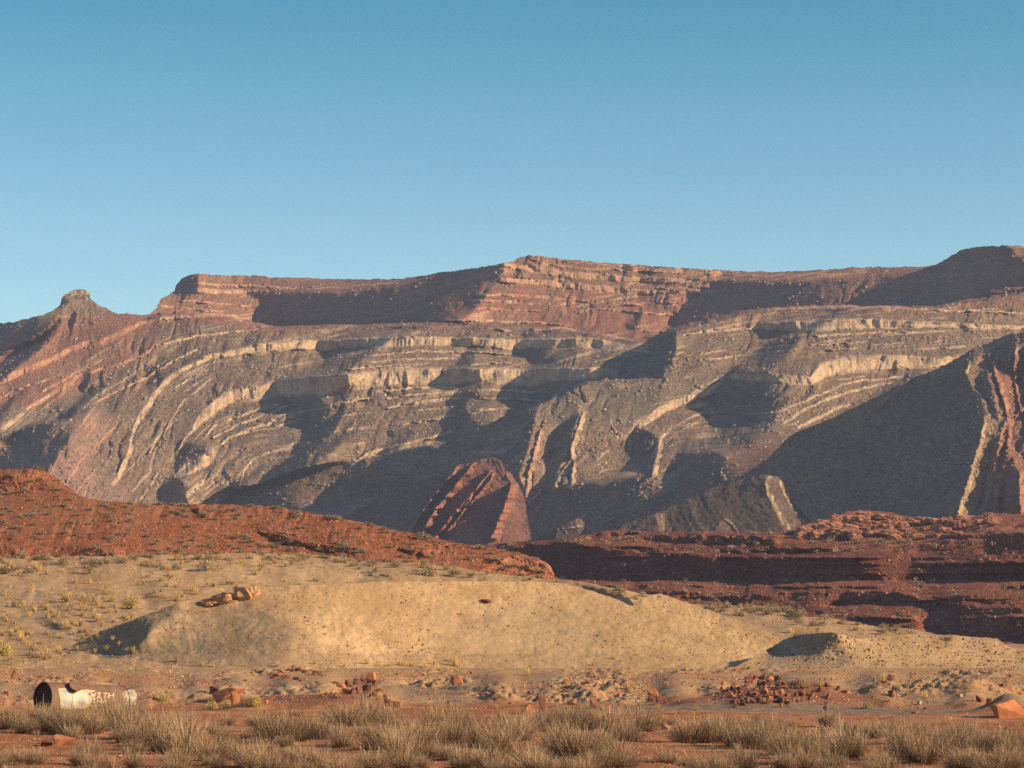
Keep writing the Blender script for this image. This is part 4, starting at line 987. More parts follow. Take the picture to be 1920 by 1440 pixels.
LANDMARKS = [(60,1340,'the left end of the rusty tank'),(150,1350,'the rusty tank'),(250,1345,'the right end of the rusty tank'),(118,1396,'the flat orange slab'),(430,1315,'the largest orange boulder'),(560,1268,'the crusty ridge'),(690,1300,'the jagged dark rock heap'),(853,1283,'the lone pointed orange block'),(1010,1345,'the tall rock pillar'),(1109,1328,'the square dark block'),(1235,1315,'the small rubble heap'),(1340,1415,'the bare red gravel patch'),(1430,1300,'the big rubble heap'),(1570,1295,'the row of dark rocks'),(1625,1328,'the low yellow green bush'),(1675,1290,'the pale tilted slab'),(1790,1345,'the brown track on the right'),(1890,1346,'the big orange boulder at the right edge'),
 (243,1135,'the tall yellow flowering bush'),(458,1112,'the mud knob on the mound'),(180,1200,'the shaded left flank of the mound'),(5,1220,'the yellow bush at the left edge'),(385,1068,'the bare brown bush'),(800,1080,'the wide brown bush'),(911,1126,'the flat dark stone on the mound'),(700,1240,'the foot of the pale slope'),(1000,1240,'the middle of the mound foot'),(1210,1120,'the dip in the mound crest'),(1350,1200,'the smooth sandy gully'),(1520,1210,'the small shaded mound'),(1782,1200,'the lone bush on the low mound'),(1415,1148,'the wide tan bush on the skyline'),
 (70,890,'the shaded top of the red knoll'),(325,946,'the posts on the red hill'),(110,970,'the bare track on the red hill'),(200,1040,'the dark hollow low on the red hill'),(560,1012,'the dark cut in the red hill'),(640,1030,'the second dark cut in the red hill'),(450,985,'the middle of the red hill'),(330,1000,'the open red slope'),(760,1030,'the lower red ledges'),(1010,1070,'the broken nose of the red hill'),(850,1030,'the falling crest of the red hill'),(40,1010,'the left edge of the red hill'),
 (1130,1000,'the dark hump of the benches'),(1300,1020,'the upper dark bench'),(1640,985,'the largest sandstone hump'),(1850,985,'the broad sandstone hump'),(1880,1045,'the small sunlit ledge'),(1000,1050,'the shaded bench wall'),(1250,1100,'the long sunlit shelf'),(1450,1120,'the dark ledge below the shelf'),(1700,1150,'the small stepped cliff'),(1850,1150,'the shaded cliff at the lower right'),(1650,1090,'the right part of the sunlit shelf'),(1450,1090,'the middle of the sunlit shelf'),(1500,1020,'the right part of the upper bench')]
def near_label(base, px, py, size=None, words=('small', 'mid sized', 'large')):
    best = min(LANDMARKS, key=lambda l: (l[0] - px) ** 2 + (3 * (l[1] - py)) ** 2)
    dx, dy = px - best[0], (py - best[1]) * 3
    if abs(dx) < 22 and abs(dy) < 22: w = 'close beside'
    elif abs(dx) > abs(dy) * 1.2: w = ('just ' if abs(dx) < 60 else 'well ') + ('right of' if dx > 0 else 'left of')
    else: w = ('just ' if abs(dy) < 60 else 'well ') + ('below' if dy > 0 else 'above')
    s_ = '' if size is None else words[0 if size < .33 else (1 if size < .66 else 2)] + ' '
    return s_ + base + ' ' + w + ' ' + best[2]
# --- foreground shrubs: hand placed big ones, then a fill that leaves the bare red patches open
BIG = [(72,1353,50),(98,1351,42),(132,1353,34),(172,1353,40),(206,1351,58),(232,1352,52),(256,1353,44),(95,1372,58),(130,1378,66),(175,1376,60),(215,1370,75),(160,1360,48),(265,1400,72),(310,1405,85),(350,1412,80),(395,1425,62),(245,1385,70),(295,1380,60),(345,1378,66),(420,1395,48),(520,1392,80),(555,1388,84),(600,1385,60),(500,1372,55),(640,1400,58),(650,1362,70),(690,1360,75),(730,1358,60),(715,1405,70),(745,1425,80),(775,1410,76),(800,1400,62),(820,1365,62),(860,1370,60),(850,1400,66),(905,1400,78),(940,1420,80),(965,1390,70),(985,1375,50),(1020,1372,58),(1060,1370,70),(1045,1422,80),(1085,1425,88),(1120,1415,84),(1100,1368,62),(1150,1372,64),(1200,1372,66),(1180,1390,50),(1130,1445,60),(1160,1440,70),(1290,1392,62),(1330,1392,64),(1355,1388,60),(1385,1400,70),(1420,1405,72),(1450,1400,60),(1475,1420,70),(1500,1415,66),(1530,1405,60),(1560,1410,80),(1590,1420,78),(1640,1384,44),(1660,1380,48),(1690,1395,56),(1700,1425,80),(1730,1430,84),(1760,1420,70),(1790,1405,60),(1820,1402,70),(1850,1410,66),(1880,1412,56),(1910,1408,60),(20,1368,52),(50,1376,44),(30,1430,40),(180,1440,50),(150,1436,44),(250,1440,46),(470,1440,62),(440,1425,55),(500,1450,60),(560,1425,40),(870,1440,60),(920,1446,66),(1000,1440,56),(1400,1445,60),(1650,1445,56),(1560,1450,60),(1800,1445,54),(1880,1448,58)]
LFG = 'grey dry twiggy shrub among the brush along the front of the photo'
GFG = 'dry shrubs along the foreground'
SPECIAL = {(1085,1425,88): 'largest round twiggy shrub casting a dark shadow beside bare red gravel', (215,1370,75): 'dark twiggy shrub hiding the lower middle of the rusty tank', (1640,1384,44): 'dark low shrub at the edge of the brown track on the right',
           (310,1405,85): 'tall leaning mass of twigs in front of the orange boulder area', (520,1392,80): 'twiggy shrub with a dark hollow below the yellow bush beside the boulder', (1385,1400,70): 'grey shrub at the right end of the bare red gravel patch'}
for b in BIG:
    p = ground_hit(b[0], min(b[1], 1465))
    s_ = b[2] * p.y / F * .96
    plant('dry_shrub', p, s_, SPECIAL.get(b) or near_label('dry twiggy shrub', b[0], b[1], (b[2] - 40) / 45), 'shrub', None if b in SPECIAL else GFG, U(.9, 1.1))
def bare(x, y):
    for cx, cy, rx, ry in ((70, 1402, 95, 22), (670, 1412, 95, 14), (1330, 1415, 90, 24), (1655, 1408, 50, 16), (1760, 1432, 120, 7), (240, 1432, 110, 12), (1450, 1345, 500, 9), (1700, 1348, 260, 16), (1240, 1400, 60, 14), (860, 1432, 60, 6)):
        if ((x - cx) / rx) ** 2 + ((y - cy) / ry) ** 2 < 1: return True
    return False
k = 0
while k < 130:
    x = U(-60, 1980); y = 1342 + 120 * R() ** 1.1
    if bare(x, y) or (y < 1352 and x > 1250) or (y < 1356 and 60 < x < 250 and y < 1350): continue
    p = ground_hit(x, min(y, 1470)); h = U(.42, .95) * (1.0 if y > 1350 else .7)
    plant('dry_shrub', p, h, near_label('dry grey shrub', x, y, (h - .42) / .53), 'shrub', GFG, U(.8, 1.1)); k += 1
k = 0
while k < 120:                                           # low dead grass between them
    x = U(-40, 1960); y = U(1345, 1462)
    p = ground_hit(x, y)
    if bare(x, y) and R() < .75: continue
    plant('pale_grass', p, U(.5, 1.0), near_label('pale dead grass clump', x, y), 'grass clump', 'dead grass clumps in the foreground', U(.6, 1)); k += 1
# --- golden tufts at the foot of the mound and on the bank
TUFTS = [(646,1251,10),(688,1245,11),(730,1249,9),(757,1248,11),(770,1248,8),(776,1250,9),(798,1252,10),(815,1246,9),(825,1258,9),(853,1248,13),(861,1250,7),(719,1253,6),(708,1249,6),(521,1250,10),(555,1252,8),(331,1240,12),(281,1332,10),(240,1223,9),(200,1222,10),(178,1225,9),(250,1224,10),(145,1218,8),(115,1228,9),(223,1212,8),(172,1202,7),(182,1196,8),(211,1201,8),(378,1248,8),(398,1250,8),(990,1267,12),(997,1282,11),(1011,1290,10),(983,1290,8),(1059,1282,12),(1073,1285,9),(1112,1248,8),(1098,1262,7),(1270,1260,9),(1286,1258,9),(1176,1292,10),(1250,1285,9),(1152,1236,8),(845,1240,9),(1376,1270,7),(1541,1287,9),(1560,1276,10),(1640,1275,8),(1655,1280,12),(1700,1302,10),(1736,1309,14),(1750,1290,8),(1770,1282,8),(1795,1300,8),(1813,1292,8),(1247,1355,12),(1541,1362,14),(1536,1374,7),(170,1262,8),(62,1232,8),(20,1238,10),(48,1208,8),(985,1348,9),(710,1312,12),(930,1330,9),(1265,1340,8),(270,1298,9),(290,1310,12),(22,1250,11),(715,1312,8),(590,1245,7),(460,1248,6),(1165,1240,6),(1330,1262,6),(1450,1256,7),(1300,1342,8)]
def surface(px, py):
    """nearest built surface at a photo position: (point, name)"""
    if py > 1256: return ground_hit(px, py)
    if M3_(px) < py and px > 1385: return V.point(px, py)
    if 95 < px < 1500 and MT_(px) < py: return Q.point(px, py)
    return P.point(px, py)
MT_ = curve(MT); M3_ = curve(M3T)
for (x, y, h) in TUFTS:
    p = surface(x, y); p.z -= .03
    plant('bunch_grass', p, max(.4, h * p.y / F * 2.8), near_label('golden grass tuft', x, y, (h - 6) / 6), 'grass tuft', 'golden tufts at the foot of the mound', U(.9, 1.2))
for i in range(70):                                      # more on the bank
    x = U(0, 1920); y = U(1258, 1332); p = ground_hit(x, y)
    plant(random.choice(['bunch_grass', 'pale_grass']), p, U(.4, .8), near_label('straw coloured tuft', x, y), 'grass tuft', 'straw tufts on the rubble bank')
for i in range(30):
    x = U(520, 1900); y = U(1110, 1240)
    if y < (MT_(x) if x < 1400 else M3_(x)) + 8: continue
    p = surface(x, y)
    plant('bunch_grass', p, U(.25, .5), near_label('tiny sparse tuft on bare sand', x, y), 'grass tuft', 'tiny tufts on the mound face')
# --- yellow bushes
for (x, y, h, lab) in ((243,1140,34,'tall yellow flowering bush behind the left end of the sand mound'), (4,1228,36,'yellow bush cut by the left edge of the photo'), (475,1325,30,'bright yellow bush beside the orange boulder'), (1625,1328,22,'low yellow green bush on the bank above the brown track'),
                       (310,1315,24,'pale yellow bush to the right of the rusty tank'), (395,1330,26,'yellow bush at the left foot of the orange boulder'), (212,1128,16,'small yellow bush left of the tall flowering bush'), (425,1328,24,'straw yellow bush right in front of the orange boulder')):
    p = surface(x, y); p.z -= .05
    plant('rabbitbrush', p, h * p.y / F * 1.1, lab, 'bush')
plant('rabbitbrush', surface(1890, 1345), .5, 'small yellow bush in front of the big orange boulder on the right', 'bush')
# --- plateau: tan brush along the top edge and scattered tufts
def plateau_ok(x, y): return not (95 < x < 1500 and MT_(x) < y + 2) and not (x > 1385 and M3_(x) < y + 2) and y > _pt(x) + 1
n = 0
while n < 150:
    x = U(-20, 1930); y = _pt(x) + abs(random.gauss(0, 9)) + 1.5
    if x < 480 and R() < .5: y = _pt(x) + U(2, 32)
    if not plateau_ok(x, y): continue
    p = P.point(x, y); sz = U(.5, 1.25)
    plant('tan_bush', p, sz * (1.25 if x < 260 else 1), near_label('pale tan bush', x, y, (sz - .5) / .75), 'bush', 'tan brush along the sandy flat', U(.7, 1)); n += 1
n = 0
while n < 235:
    x = U(-20, 700) if R() < .6 else U(-20, 1930); y = U(1045, 1245)
    if not plateau_ok(x, y) or vnoise(np.array(x / 60.0), np.array(y / 25.0), 3) < -.2: continue
    p = P.point(x, y)
    plant(random.choice(['bunch_grass', 'pale_grass', 'pale_grass']), p, U(.8, 1.8), near_label('yellow grass tuft on the flat', x, y), 'grass tuft', 'grass tufts on the sandy flat', U(.7, 1)); n += 1
for (x, y, h, lab) in ((385,1070,30,'tall bare brown bush below the red hill near the middle of the sandy flat'), (810,1080,34,'wide brown bush at the foot of the red ledges'), (432,1096,18,'green grey bush just behind the crest of the mound'), (1415,1148,18,'wide tan bush on the skyline of the sand at right'), (1448,1148,16,'rounder tan bush right of the wide one on the sand skyline'), (1782,1200,16,'lone tan bush on the low mound crest'), (8,1165,20,'grey tan bush at the left edge on the sandy flat'), (1500,1290,22,'rust brown bush at the top of the dark rock heap')):
    p = surface(x, y); p.z -= .05
    plant('tan_bush', p, h * p.y / F * 1.3, lab, 'bush')
# --- red hill scrub
n = 0
def ht_ok(x, y): return _ht(x) + 2 < y < curve(HB)(x) - 3
while n < 215:
    x = U(-20, 1040); y = U(880, 1085)
    if not ht_ok(x, y): continue
    if 20 < x < 190 and abs(y - (1000 - (x - 20) * .36)) < 10: continue          # the bare track up the hill
    if R() > .45 + .55 * float(vnoise(np.array(x / 70.0), np.array(y / 22.0), 8) > -.1): continue
    p = H.point(x, y)
    sz = U(.6, 1.35)
    plant('sagebrush', p, sz, near_label('grey green shrub', x, y, (sz - .6) / .75), 'shrub', 'grey shrubs dotted over the red hill', U(.6, .95)); n += 1
for x, y in [(72,880),(300,946),(340,948),(470,950),(515,953),(330,962),(170,958),(90,965),(120,950),(60,968),(130,957),(30,990),(62,985),(560,962),(630,974),(690,986),(790,1006),(900,1028)]:
    plant('sagebrush', H.point(x, y), U(1.1, 1.7), near_label('wide grey shrub near the crest', x, y), 'shrub', 'wider shrubs near the crest of the red hill', .75)
# --- far benches
n = 0
while n < 230:
    x = U(940, 1930); y = U(992, 1190)
    if y < _rt(x) + 2 or y > _pt(x) - 3: continue
    if T.shade[int((y - T.y0) / T.h), int((x - T.x0) / T.h)] and R() < .75: continue
    p = T.point(x, y)
    plant('saltbush', p, U(.9, 1.7) * (1.35 if y < 1040 else 1.0), near_label('pale shrub speck', x, y, R(), ('tiny', 'small', 'larger')), 'shrub', 'shrub specks over the red benches', U(.6, .9)); n += 1

# ------------------------------------------------------------------ boulders
import bmesh
MAT_ORG = flat_mat('orange_sandstone', (0.42, 0.17, 0.075), col2=(0.30, 0.11, 0.05), scale=2.2, bump=.6, bdist=.05)
MAT_DRK = flat_mat('dark_red_rock', (0.19, 0.075, 0.05), col2=(0.12, 0.05, 0.038), scale=2.5, bump=.6, bdist=.05)
MAT_PAL = flat_mat('pale_rock', (0.42, 0.31, 0.20), col2=(0.32, 0.22, 0.14), scale=2.5, bump=.5, bdist=.04)
MAT_MUD = flat_mat('mud_rock', (0.42, 0.25, 0.125), col2=(0.32, 0.18, 0.09), scale=1.6, bump=.6, bdist=.08)
MAT_OUT = flat_mat('outcrop_sandstone', (0.36, 0.165, 0.10), col2=(0.22, 0.09, 0.06), scale=.6, bump=.7, bdist=.3)
def boulder(name, mat, loc, sx, sy, sz, seed, angular=True, rotz=0.0, tilt=0.0, sink=.18, flat_top=False):
    """an angular block (convex hull of scattered corners, chipped and roughened) or a weathered rounded one"""
    rnd = random.Random(seed)
    bm = bmesh.new()
    if angular:
        for i in range(13):
            v = Vector((rnd.uniform(-1, 1), rnd.uniform(-1, 1), rnd.uniform(-1, 1)))
            m = max(abs(v.x), abs(v.y), abs(v.z)); v = v / m * rnd.uniform(.72, 1.0)
            if flat_top: v.z = max(-1, min(.75, v.z * 1.6))
            bm.verts.new(v)
        bmesh.ops.convex_hull(bm, input=bm.verts)
        bmesh.ops.delete(bm, geom=[v for v in bm.verts if not v.link_faces], context='VERTS')
        bmesh.ops.bevel(bm, geom=bm.edges[:], offset=.05, segments=1, affect='EDGES')
        bmesh.ops.triangulate(bm, faces=bm.faces)
        bmesh.ops.subdivide_edges(bm, edges=bm.edges, cuts=1, use_grid_fill=True)
        amp = .045
    else:
        bmesh.ops.create_icosphere(bm, subdivisions=3, radius=1)
        for v in bm.verts:
            v.co = Vector([math.copysign(abs(c) ** .7, c) for c in v.co])
        amp = .30
    from mathutils import noise
    for v in bm.verts:
        q = v.co * 1.7 + Vector((seed * 3.1, seed * 1.7, 0))
        v.co += v.co.normalized() * (noise.noise(q) * amp * 1.4 + noise.noise(q * 3.1) * amp * .7 + noise.noise(q * 7.3) * amp * .35)
        if not angular: v.co.x *= 1 + .10 * math.sin(v.co.z * 11 + seed); v.co.y *= 1 + .10 * math.sin(v.co.z * 11 + seed)
        v.co = Vector((v.co.x * sx * .5, v.co.y * sy * .5, v.co.z * sz * .5 + sz * (.5 - sink)))
    me = bpy.data.meshes.new(name); bm.to_mesh(me); bm.free()
    me.materials.append(mat)
    o = bpy.data.objects.new(name, me); COL.objects.link(o)
    o.location = loc; o.rotation_euler = (tilt * .4, tilt, rotz)
    return o
_bs = 100
def rock(px, py, w, h, mat, label, group=None, depth=.8, rotz=None, tilt=0.0, name='boulder', flat_top=False, angular=True, sink=.27):
    global _bs
    _bs += 1
    p = surface(px, py); k = p.y / F
    o = boulder(name, mat, p, w * k, w * k * depth, h * k * 1.3, _bs, angular, U(-.6, .6) if rotz is None else rotz, tilt, sink, flat_top)
    return tag(o, label, 'rock', group)
rock(24, 1274, 11, 24, MAT_ORG, 'upright orange slab near the left edge above the tank', tilt=.2)
rock(12, 1303, 14, 9, MAT_ORG, 'small flat orange rock near the left edge below the upright slab')
rock(118, 1396, 44, 21, MAT_ORG, 'flat orange slab on the red gravel in front of the tank', depth=.7, rotz=.3, tilt=.15)
rock(88, 1399, 30, 13, MAT_DRK, 'darker red rock tucked against the flat orange slab', rotz=.2)
rock(428, 1314, 64, 30, MAT_ORG, 'largest orange boulder in the middle left, with a yellow bush each side', depth=.7, rotz=.25, flat_top=True, tilt=.08)
rock(441, 1320, 18, 25, MAT_ORG, 'orange pillar shaped block leaning on the largest boulder', rotz=.5)
rock(403, 1300, 22, 15, MAT_DRK, 'dark red block on the left shoulder of the largest orange boulder')
rock(853, 1283, 26, 17, MAT_ORG, 'lone pointed orange block on the pale slope below the mound', tilt=.5, rotz=.6)
rock(902, 1302, 13, 6, MAT_DRK, 'small dark red rock on the rim right of the lone orange block')
rock(1015, 1338, 18, 44, MAT_DRK, 'tallest upright dark red pillar of rock', rotz=.2, flat_top=True)
rock(994, 1350, 26, 34, MAT_ORG, 'leaning orange rock left of the tallest pillar', tilt=-.35)
rock(981, 1352, 18, 22, MAT_DRK, 'small dark rock leftmost in the pillar group', tilt=.2)
rock(1004, 1348, 14, 24, MAT_ORG, 'narrow orange rock between the pillar and the leaning rock', tilt=-.5)
rock(1072, 1322, 34, 9, MAT_ORG, 'thin flat orange slab right of the pillar', flat_top=True, rotz=0)
rock(1109, 1328, 26, 24, MAT_DRK, 'square dark red block right of the thin flat slab', rotz=.5)
rock(1142, 1338, 6, 18, MAT_ORG, 'narrow upright orange stone right of the square dark block', rotz=.1)
rock(1130, 1332, 16, 8, MAT_DRK, 'low dark stone between the square block and the narrow upright stone')
rock(1228, 1308, 22, 20, MAT_ORG, 'orange rock with a slanted top on the small rubble heap', tilt=-.4)
rock(1240, 1318, 26, 16, MAT_DRK, 'dark red rock at the foot of the slanted orange rock')
rock(1222, 1314, 16, 12, MAT_DRK, 'small dark rock left of the slanted orange rock')
rock(1100, 1282, 22, 7, MAT_ORG, 'flat orange stone on the slope above the square dark block')
rock(1246, 1368, 22, 13, MAT_PAL, 'pale pinkish rock among the front shrubs')
rock(738, 1325, 30, 12, MAT_ORG, 'flat orange slab right of the jagged dark heap', tilt=.15)
rock(1552, 1288, 14, 10, MAT_DRK, 'first dark red rock of the row right of the rubble heap')
rock(1570, 1295, 14, 11, MAT_DRK, 'second dark red rock of the row right of the rubble heap')
rock(1586, 1300, 18, 10, MAT_ORG, 'third, orange rock of the row right of the rubble heap')
rock(1672, 1260, 13, 4, MAT_PAL, 'pale flat cap stone on the small ridge at right')
rock(1669, 1276, 14, 13, MAT_DRK, 'square dark red block under the pale flat stone')
rock(1680, 1294, 22, 13, MAT_PAL, 'pale tilted slab below the square dark block', tilt=.5, depth=.5)
rock(1672, 1308, 16, 17, MAT_DRK, 'dark brown block below the pale tilted slab')
rock(1736, 1330, 11, 7, MAT_DRK, 'small dark red stone low on the right bank')
rock(1725, 1322, 11, 8, MAT_PAL, 'small pale stone low on the right bank')
rock(1716, 1338, 20, 5, MAT_ORG, 'flat stone at the edge of the track on the right')
rock(1881, 1290, 18, 9, MAT_DRK, 'dark maroon rock at the foot of the right sand mound')
rock(1800, 1308, 12, 9, MAT_PAL, 'pinkish round rock on the bank at right')
rock(1838, 1316, 22, 14, MAT_DRK, 'dark red rock left of the big orange boulder')
rock(1855, 1320, 16, 14, MAT_ORG, 'small orange rock touching the big orange boulder')
rock(1892, 1346, 90, 40, MAT_ORG, 'big orange boulder at the right edge behind a dirt pile', depth=.8, rotz=.4, flat_top=True, tilt=-.25)
rock(1896, 1376, 34, 17, MAT_ORG, 'orange slab lying on the dark brush below the big boulder', tilt=.25)
rock(1545, 1378, 30, 12, MAT_DRK, 'dark low rock below the pale grass tuft beside the track')
for i, (x, y, w, h) in enumerate([(640,1290,20,12),(655,1288,22,15),(668,1284,20,14),(682,1278,22,16),(697,1280,24,22),(706,1290,20,18),(690,1296,22,14),(672,1300,24,15),(712,1300,20,14),(660,1302,18,12),(700,1306,20,10),(720,1312,18,10),(648,1299,18,10),(726,1318,16,8),(630,1284,16,7)]):
    rock(x, y, w, h, MAT_DRK if i % 4 else MAT_ORG, near_label('jagged dark red rock', x, y, (w - 14) / 12), 'jagged rocks heaped right of the largest orange boulder')
for i, (x, y) in enumerate([(530,1262),(545,1259),(560,1258),(575,1260),(590,1264),(600,1266),(520,1268),(535,1272),(556,1275),(512,1272)]):
    rock(x, y, U(12, 20), U(5, 9), MAT_DRK if i % 3 else MAT_ORG, near_label('dark crusty rock', x, y), 'crusty rocks along the ridge')
for i in range(120):
    t = R(); x = random.gauss(1430, 48); y = 1272 + 50 * R() + abs(x - 1430) * .1
    s_ = U(5, 17)
    rock(x, y, s_, s_ * U(.5, .95), random.choice([MAT_DRK, MAT_DRK, MAT_DRK, MAT_ORG]), near_label('broken red rock', x, y, (s_ - 7) / 10), 'rocks of the big rubble heap above the track', tilt=U(-.4, .4))
for i in range(120):
    x = U(0, 1920); y = U(1262, 1338)
    if 1330 < x < 1520: continue
    s_ = U(3.5, 9)
    rock(x, y, s_, s_ * U(.4, .8), random.choice([MAT_DRK, MAT_ORG, MAT_ORG, MAT_PAL, MAT_DRK]), near_label('loose stone', x, y, (s_ - 3.5) / 5.5, ('tiny', 'small', 'fist like')), 'loose stones scattered on the rubble bank', name='stone')
# mud outcrops on the mound crest
rock(456, 1119, 40, 24, MAT_MUD, 'orange brown mud knob with a hollow on the crest of the sand mound', angular=False, name='mud_outcrop', depth=.7)
rock(474, 1114, 22, 17, MAT_MUD, 'smaller mud lump on the right flank of the mound knob', angular=False, name='mud_outcrop')
rock(410, 1130, 54, 13, MAT_MUD, 'low broken mud ledge left of the mound knob', angular=False, name='mud_outcrop', tilt=-.18)
rock(388, 1134, 26, 9, MAT_MUD, 'lowest mud lump at the left end of the broken ledge', angular=False, name='mud_outcrop')
rock(911, 1128, 24, 5, MAT_DRK, 'flat dark stone set in the upper face of the sand mound', name='stone')
# rounded sandstone on the bench
def out_rock(px, py, w, h, D, lab, seed, tilt=0.0, mat=None):
    p = T.point(px, py) if D is None else Vector([float(c) for c in at(px, py, D)])
    k = p.y / F
    o = boulder('sandstone_outcrop', mat or MAT_OUT, p, w * k, w * k * .6, h * k * 1.1, seed, False, U(-.15, .15), tilt, .2)
    return tag(o, lab, 'rock outcrop', 'rounded sandstone outcrops on the red bench' if lab.startswith('rounded') else None)
for i in range(130):
    x = random.choice([U(1500, 1620), U(1560, 1900), U(1560, 1760)])
    y = max(_rt(x) + 6, 970 + 42 * R() - max(0, (x - 1700)) * .06)
    w = U(8, 30)
    out_rock(x, y, w, w * U(.3, .6), None, 'rounded ' + near_label('sandstone rib', x, y, (w - 9) / 25), 510 + i, U(-.05, .22))

# ------------------------------------------------------------------ the rusty tank
MAT_RUST = flat_mat('rusty_steel', (0.20, 0.115, 0.07), col2=(0.13, 0.07, 0.045), scale=1.8, rough=.75, bump=.2, bdist=.01, spec=.3)
MAT_RUSTD_SHADE = flat_mat('dark_rust_and_shade', (0.07, 0.045, 0.038), col2=(0.045, 0.03, 0.026), scale=3, rough=.85)  # dark rust of the rims, also painted shade for left end and hatch
MAT_WHITE = flat_mat('white_paint', (0.46, 0.44, 0.41), col2=(0.24, 0.20, 0.16), scale=1.9, rough=.6)
MAT_YP = flat_mat('yellow_paint', (0.62, 0.47, 0.16), col2=(0.50, 0.38, 0.14), scale=5, rough=.6)
MAT_CREAM = flat_mat('cream_paint', (0.62, 0.50, 0.34), col2=(0.50, 0.40, 0.27), scale=6, rough=.6)
MAT_BLUEP = flat_mat('blue_paint', (0.12, 0.17, 0.33), col2=(0.16, 0.20, 0.34), scale=5, rough=.6)
MAT_GREYP = flat_mat('worn_grey_paint', (0.42, 0.37, 0.31), col2=(0.20, 0.14, 0.10), scale=3.5, rough=.7)
A_ = Vector([float(c) for c in at(80, 1311, 149.0)]); B_ = Vector([float(c) for c in at(226, 1317, 152.2)])
AX = (B_ - A_); TL = AX.length; AX.normalize()
TR = 0.86
NV_ = Vector((AX.y, -AX.x, 0)).normalized()             # faces the camera
UP_ = AX.cross(NV_) * -1
if UP_.z < 0: UP_ = -UP_
tank = bpy.data.objects.new('rusty_tank', None); COL.objects.link(tank)
_tz = ground_z(np.array(A_.x), np.array(A_.y))
tank.location = (float((A_.x + B_.x) / 2), float((A_.y + B_.y) / 2), float(min(A_.z, B_.z)) - TR)
tag(tank, 'rusty steel tank on its side with white and yellow graffiti, half hidden by dry brush', 'tank')
def tp(u, phi, r=TR):
    r = r + .022 * float(vnoise(np.array(u / .8), np.array(math.sin(phi) * 1.6 + math.cos(phi)), 3)) * (TR - .1 < r)
    return A_ + AX * u + NV_ * (math.cos(phi) * r) + UP_ * (math.sin(phi) * r) - tank.location
def ring_mesh(us, rs, n=56, caps=()):
    mb = MB()
    for u, r in zip(us, rs):
        mb.v += [tuple(tp(u, 2 * math.pi * k / n, r)) for k in range(n)]
    for j in range(len(us) - 1):
        for k in range(n):
            mb.f.append((j * n + k, (j + 1) * n + k, (j + 1) * n + (k + 1) % n, j * n + (k + 1) % n)); mb.m.append(0)
    for c in caps:
        mb.f.append(tuple(range(c * n, c * n + n))); mb.m.append(0)
    return mb
_us = [0.0, .02, .2, .4, .6, .8, 1.0, 1.2, 1.21, 1.24, 1.25, 1.45, 1.65, 1.85, 2.05, 2.25, 2.45, 2.65, 2.85, 3.05, 3.25, 3.45, 3.6, 3.61, 3.64, 3.65, 3.85, 4.05, 4.25, 4.45, TL - .05, TL]
body = ring_mesh(_us, [TR + (.012 if u in (1.21, 1.24, 3.61, 3.64) else 0) - (.01 if u == TL else 0) for u in _us]).build('body', MAT_RUST, tank, smooth=False)
ring_mesh([.35, .33, .28, .22, .2, .2][::-1], [.01, .25, .5, .7, .8, TR - .012][::-1]).build('end_plate', MAT_RUSTD_SHADE, tank, smooth=True)  # left end faces away from the sun; its shade is put into the colour
ring_mesh([0.2, -.004, -.006, 0.02], [TR - .02, TR - .02, TR + .014, TR + .014]).build('rim', MAT_RUSTD_SHADE, tank)
ring_mesh([TL - .03, TL, TL + .08, TL + .16, TL + .2], [TR - .005, TR - .02, TR - .14, TR - .4, .01]).build('end_plate', MAT_RUST, tank, smooth=True)
ring_mesh([TL - .05, TL - .05, TL + .01, TL + .01], [TR - .01, TR + .012, TR + .012, TR - .03]).build('rim', MAT_RUSTD_SHADE, tank)
SC_ = F / 150.4
_ca = Vector((AX.x, AX.y)).length and AX.x
def paint_uv(px, py):
    t = (px - 80) / (245.0 - 80)
    h = ((1311 + 6 * t) - py) / SC_
    phi = math.asin(max(-.99, min(.99, h / TR)))
    u = (px - 80 - TR * math.cos(phi) * NV_.x * SC_) / (SC_ * AX.x)
    return u, phi
def paint_patch(name, pts, mat, off, parent=body, step=1.0, holes=()):
    mb = MB()
    xs = [p[0] for p in pts]; ys = [p[1] for p in pts]
    st = 0.42
    gx, gy = np.meshgrid(np.arange(min(xs), max(xs), st), np.arange(min(ys), max(ys), st))
    ins = np.zeros(gx.shape, bool); n = len(pts)
    for i in range(n):
        x1, y1 = pts[i]; x2, y2 = pts[(i + 1) % n]
        if y1 == y2: continue
        c = (gy + st / 2 >= min(y1, y2)) & (gy + st / 2 < max(y1, y2))
        ins ^= c & (gx + st / 2 < x1 + (gy + st / 2 - y1) / (y2 - y1) * (x2 - x1))
    for j, i in zip(*np.nonzero(ins)):
        x, y = gx[j, i], gy[j, i]
        q = [tp(*paint_uv(a, b), TR + off) for a, b in ((x, y + st), (x + st, y + st), (x + st, y), (x, y))]
        mb.add(q, [(0, 1, 2, 3)])
    o = mb.build(name, mat, tank)
    return o
def paint_stroke(name, lines, w, mat, off):
    mb = MB()
    for ln in lines:
        for (x1, y1), (x2, y2) in zip(ln[:-1], ln[1:]):
            L = math.hypot(x2 - x1, y2 - y1) + 1e-6; dx, dy = (x2 - x1) / L, (y2 - y1) / L
            k = max(1, int(L / 1.5))
            for s_ in range(k):
                a = -.25 * w + (L + .5 * w) * s_ / k; b = -.25 * w + (L + .5 * w) * (s_ + 1) / k
                q = [tp(*paint_uv(x1 + dx * t - dy * e, y1 + dy * t + dx * e), TR + off) for t, e in ((a, w / 2), (b, w / 2), (b, -w / 2), (a, -w / 2))]
                mb.add(q, [(0, 1, 2, 3)])
    return mb.build(name, mat, tank)
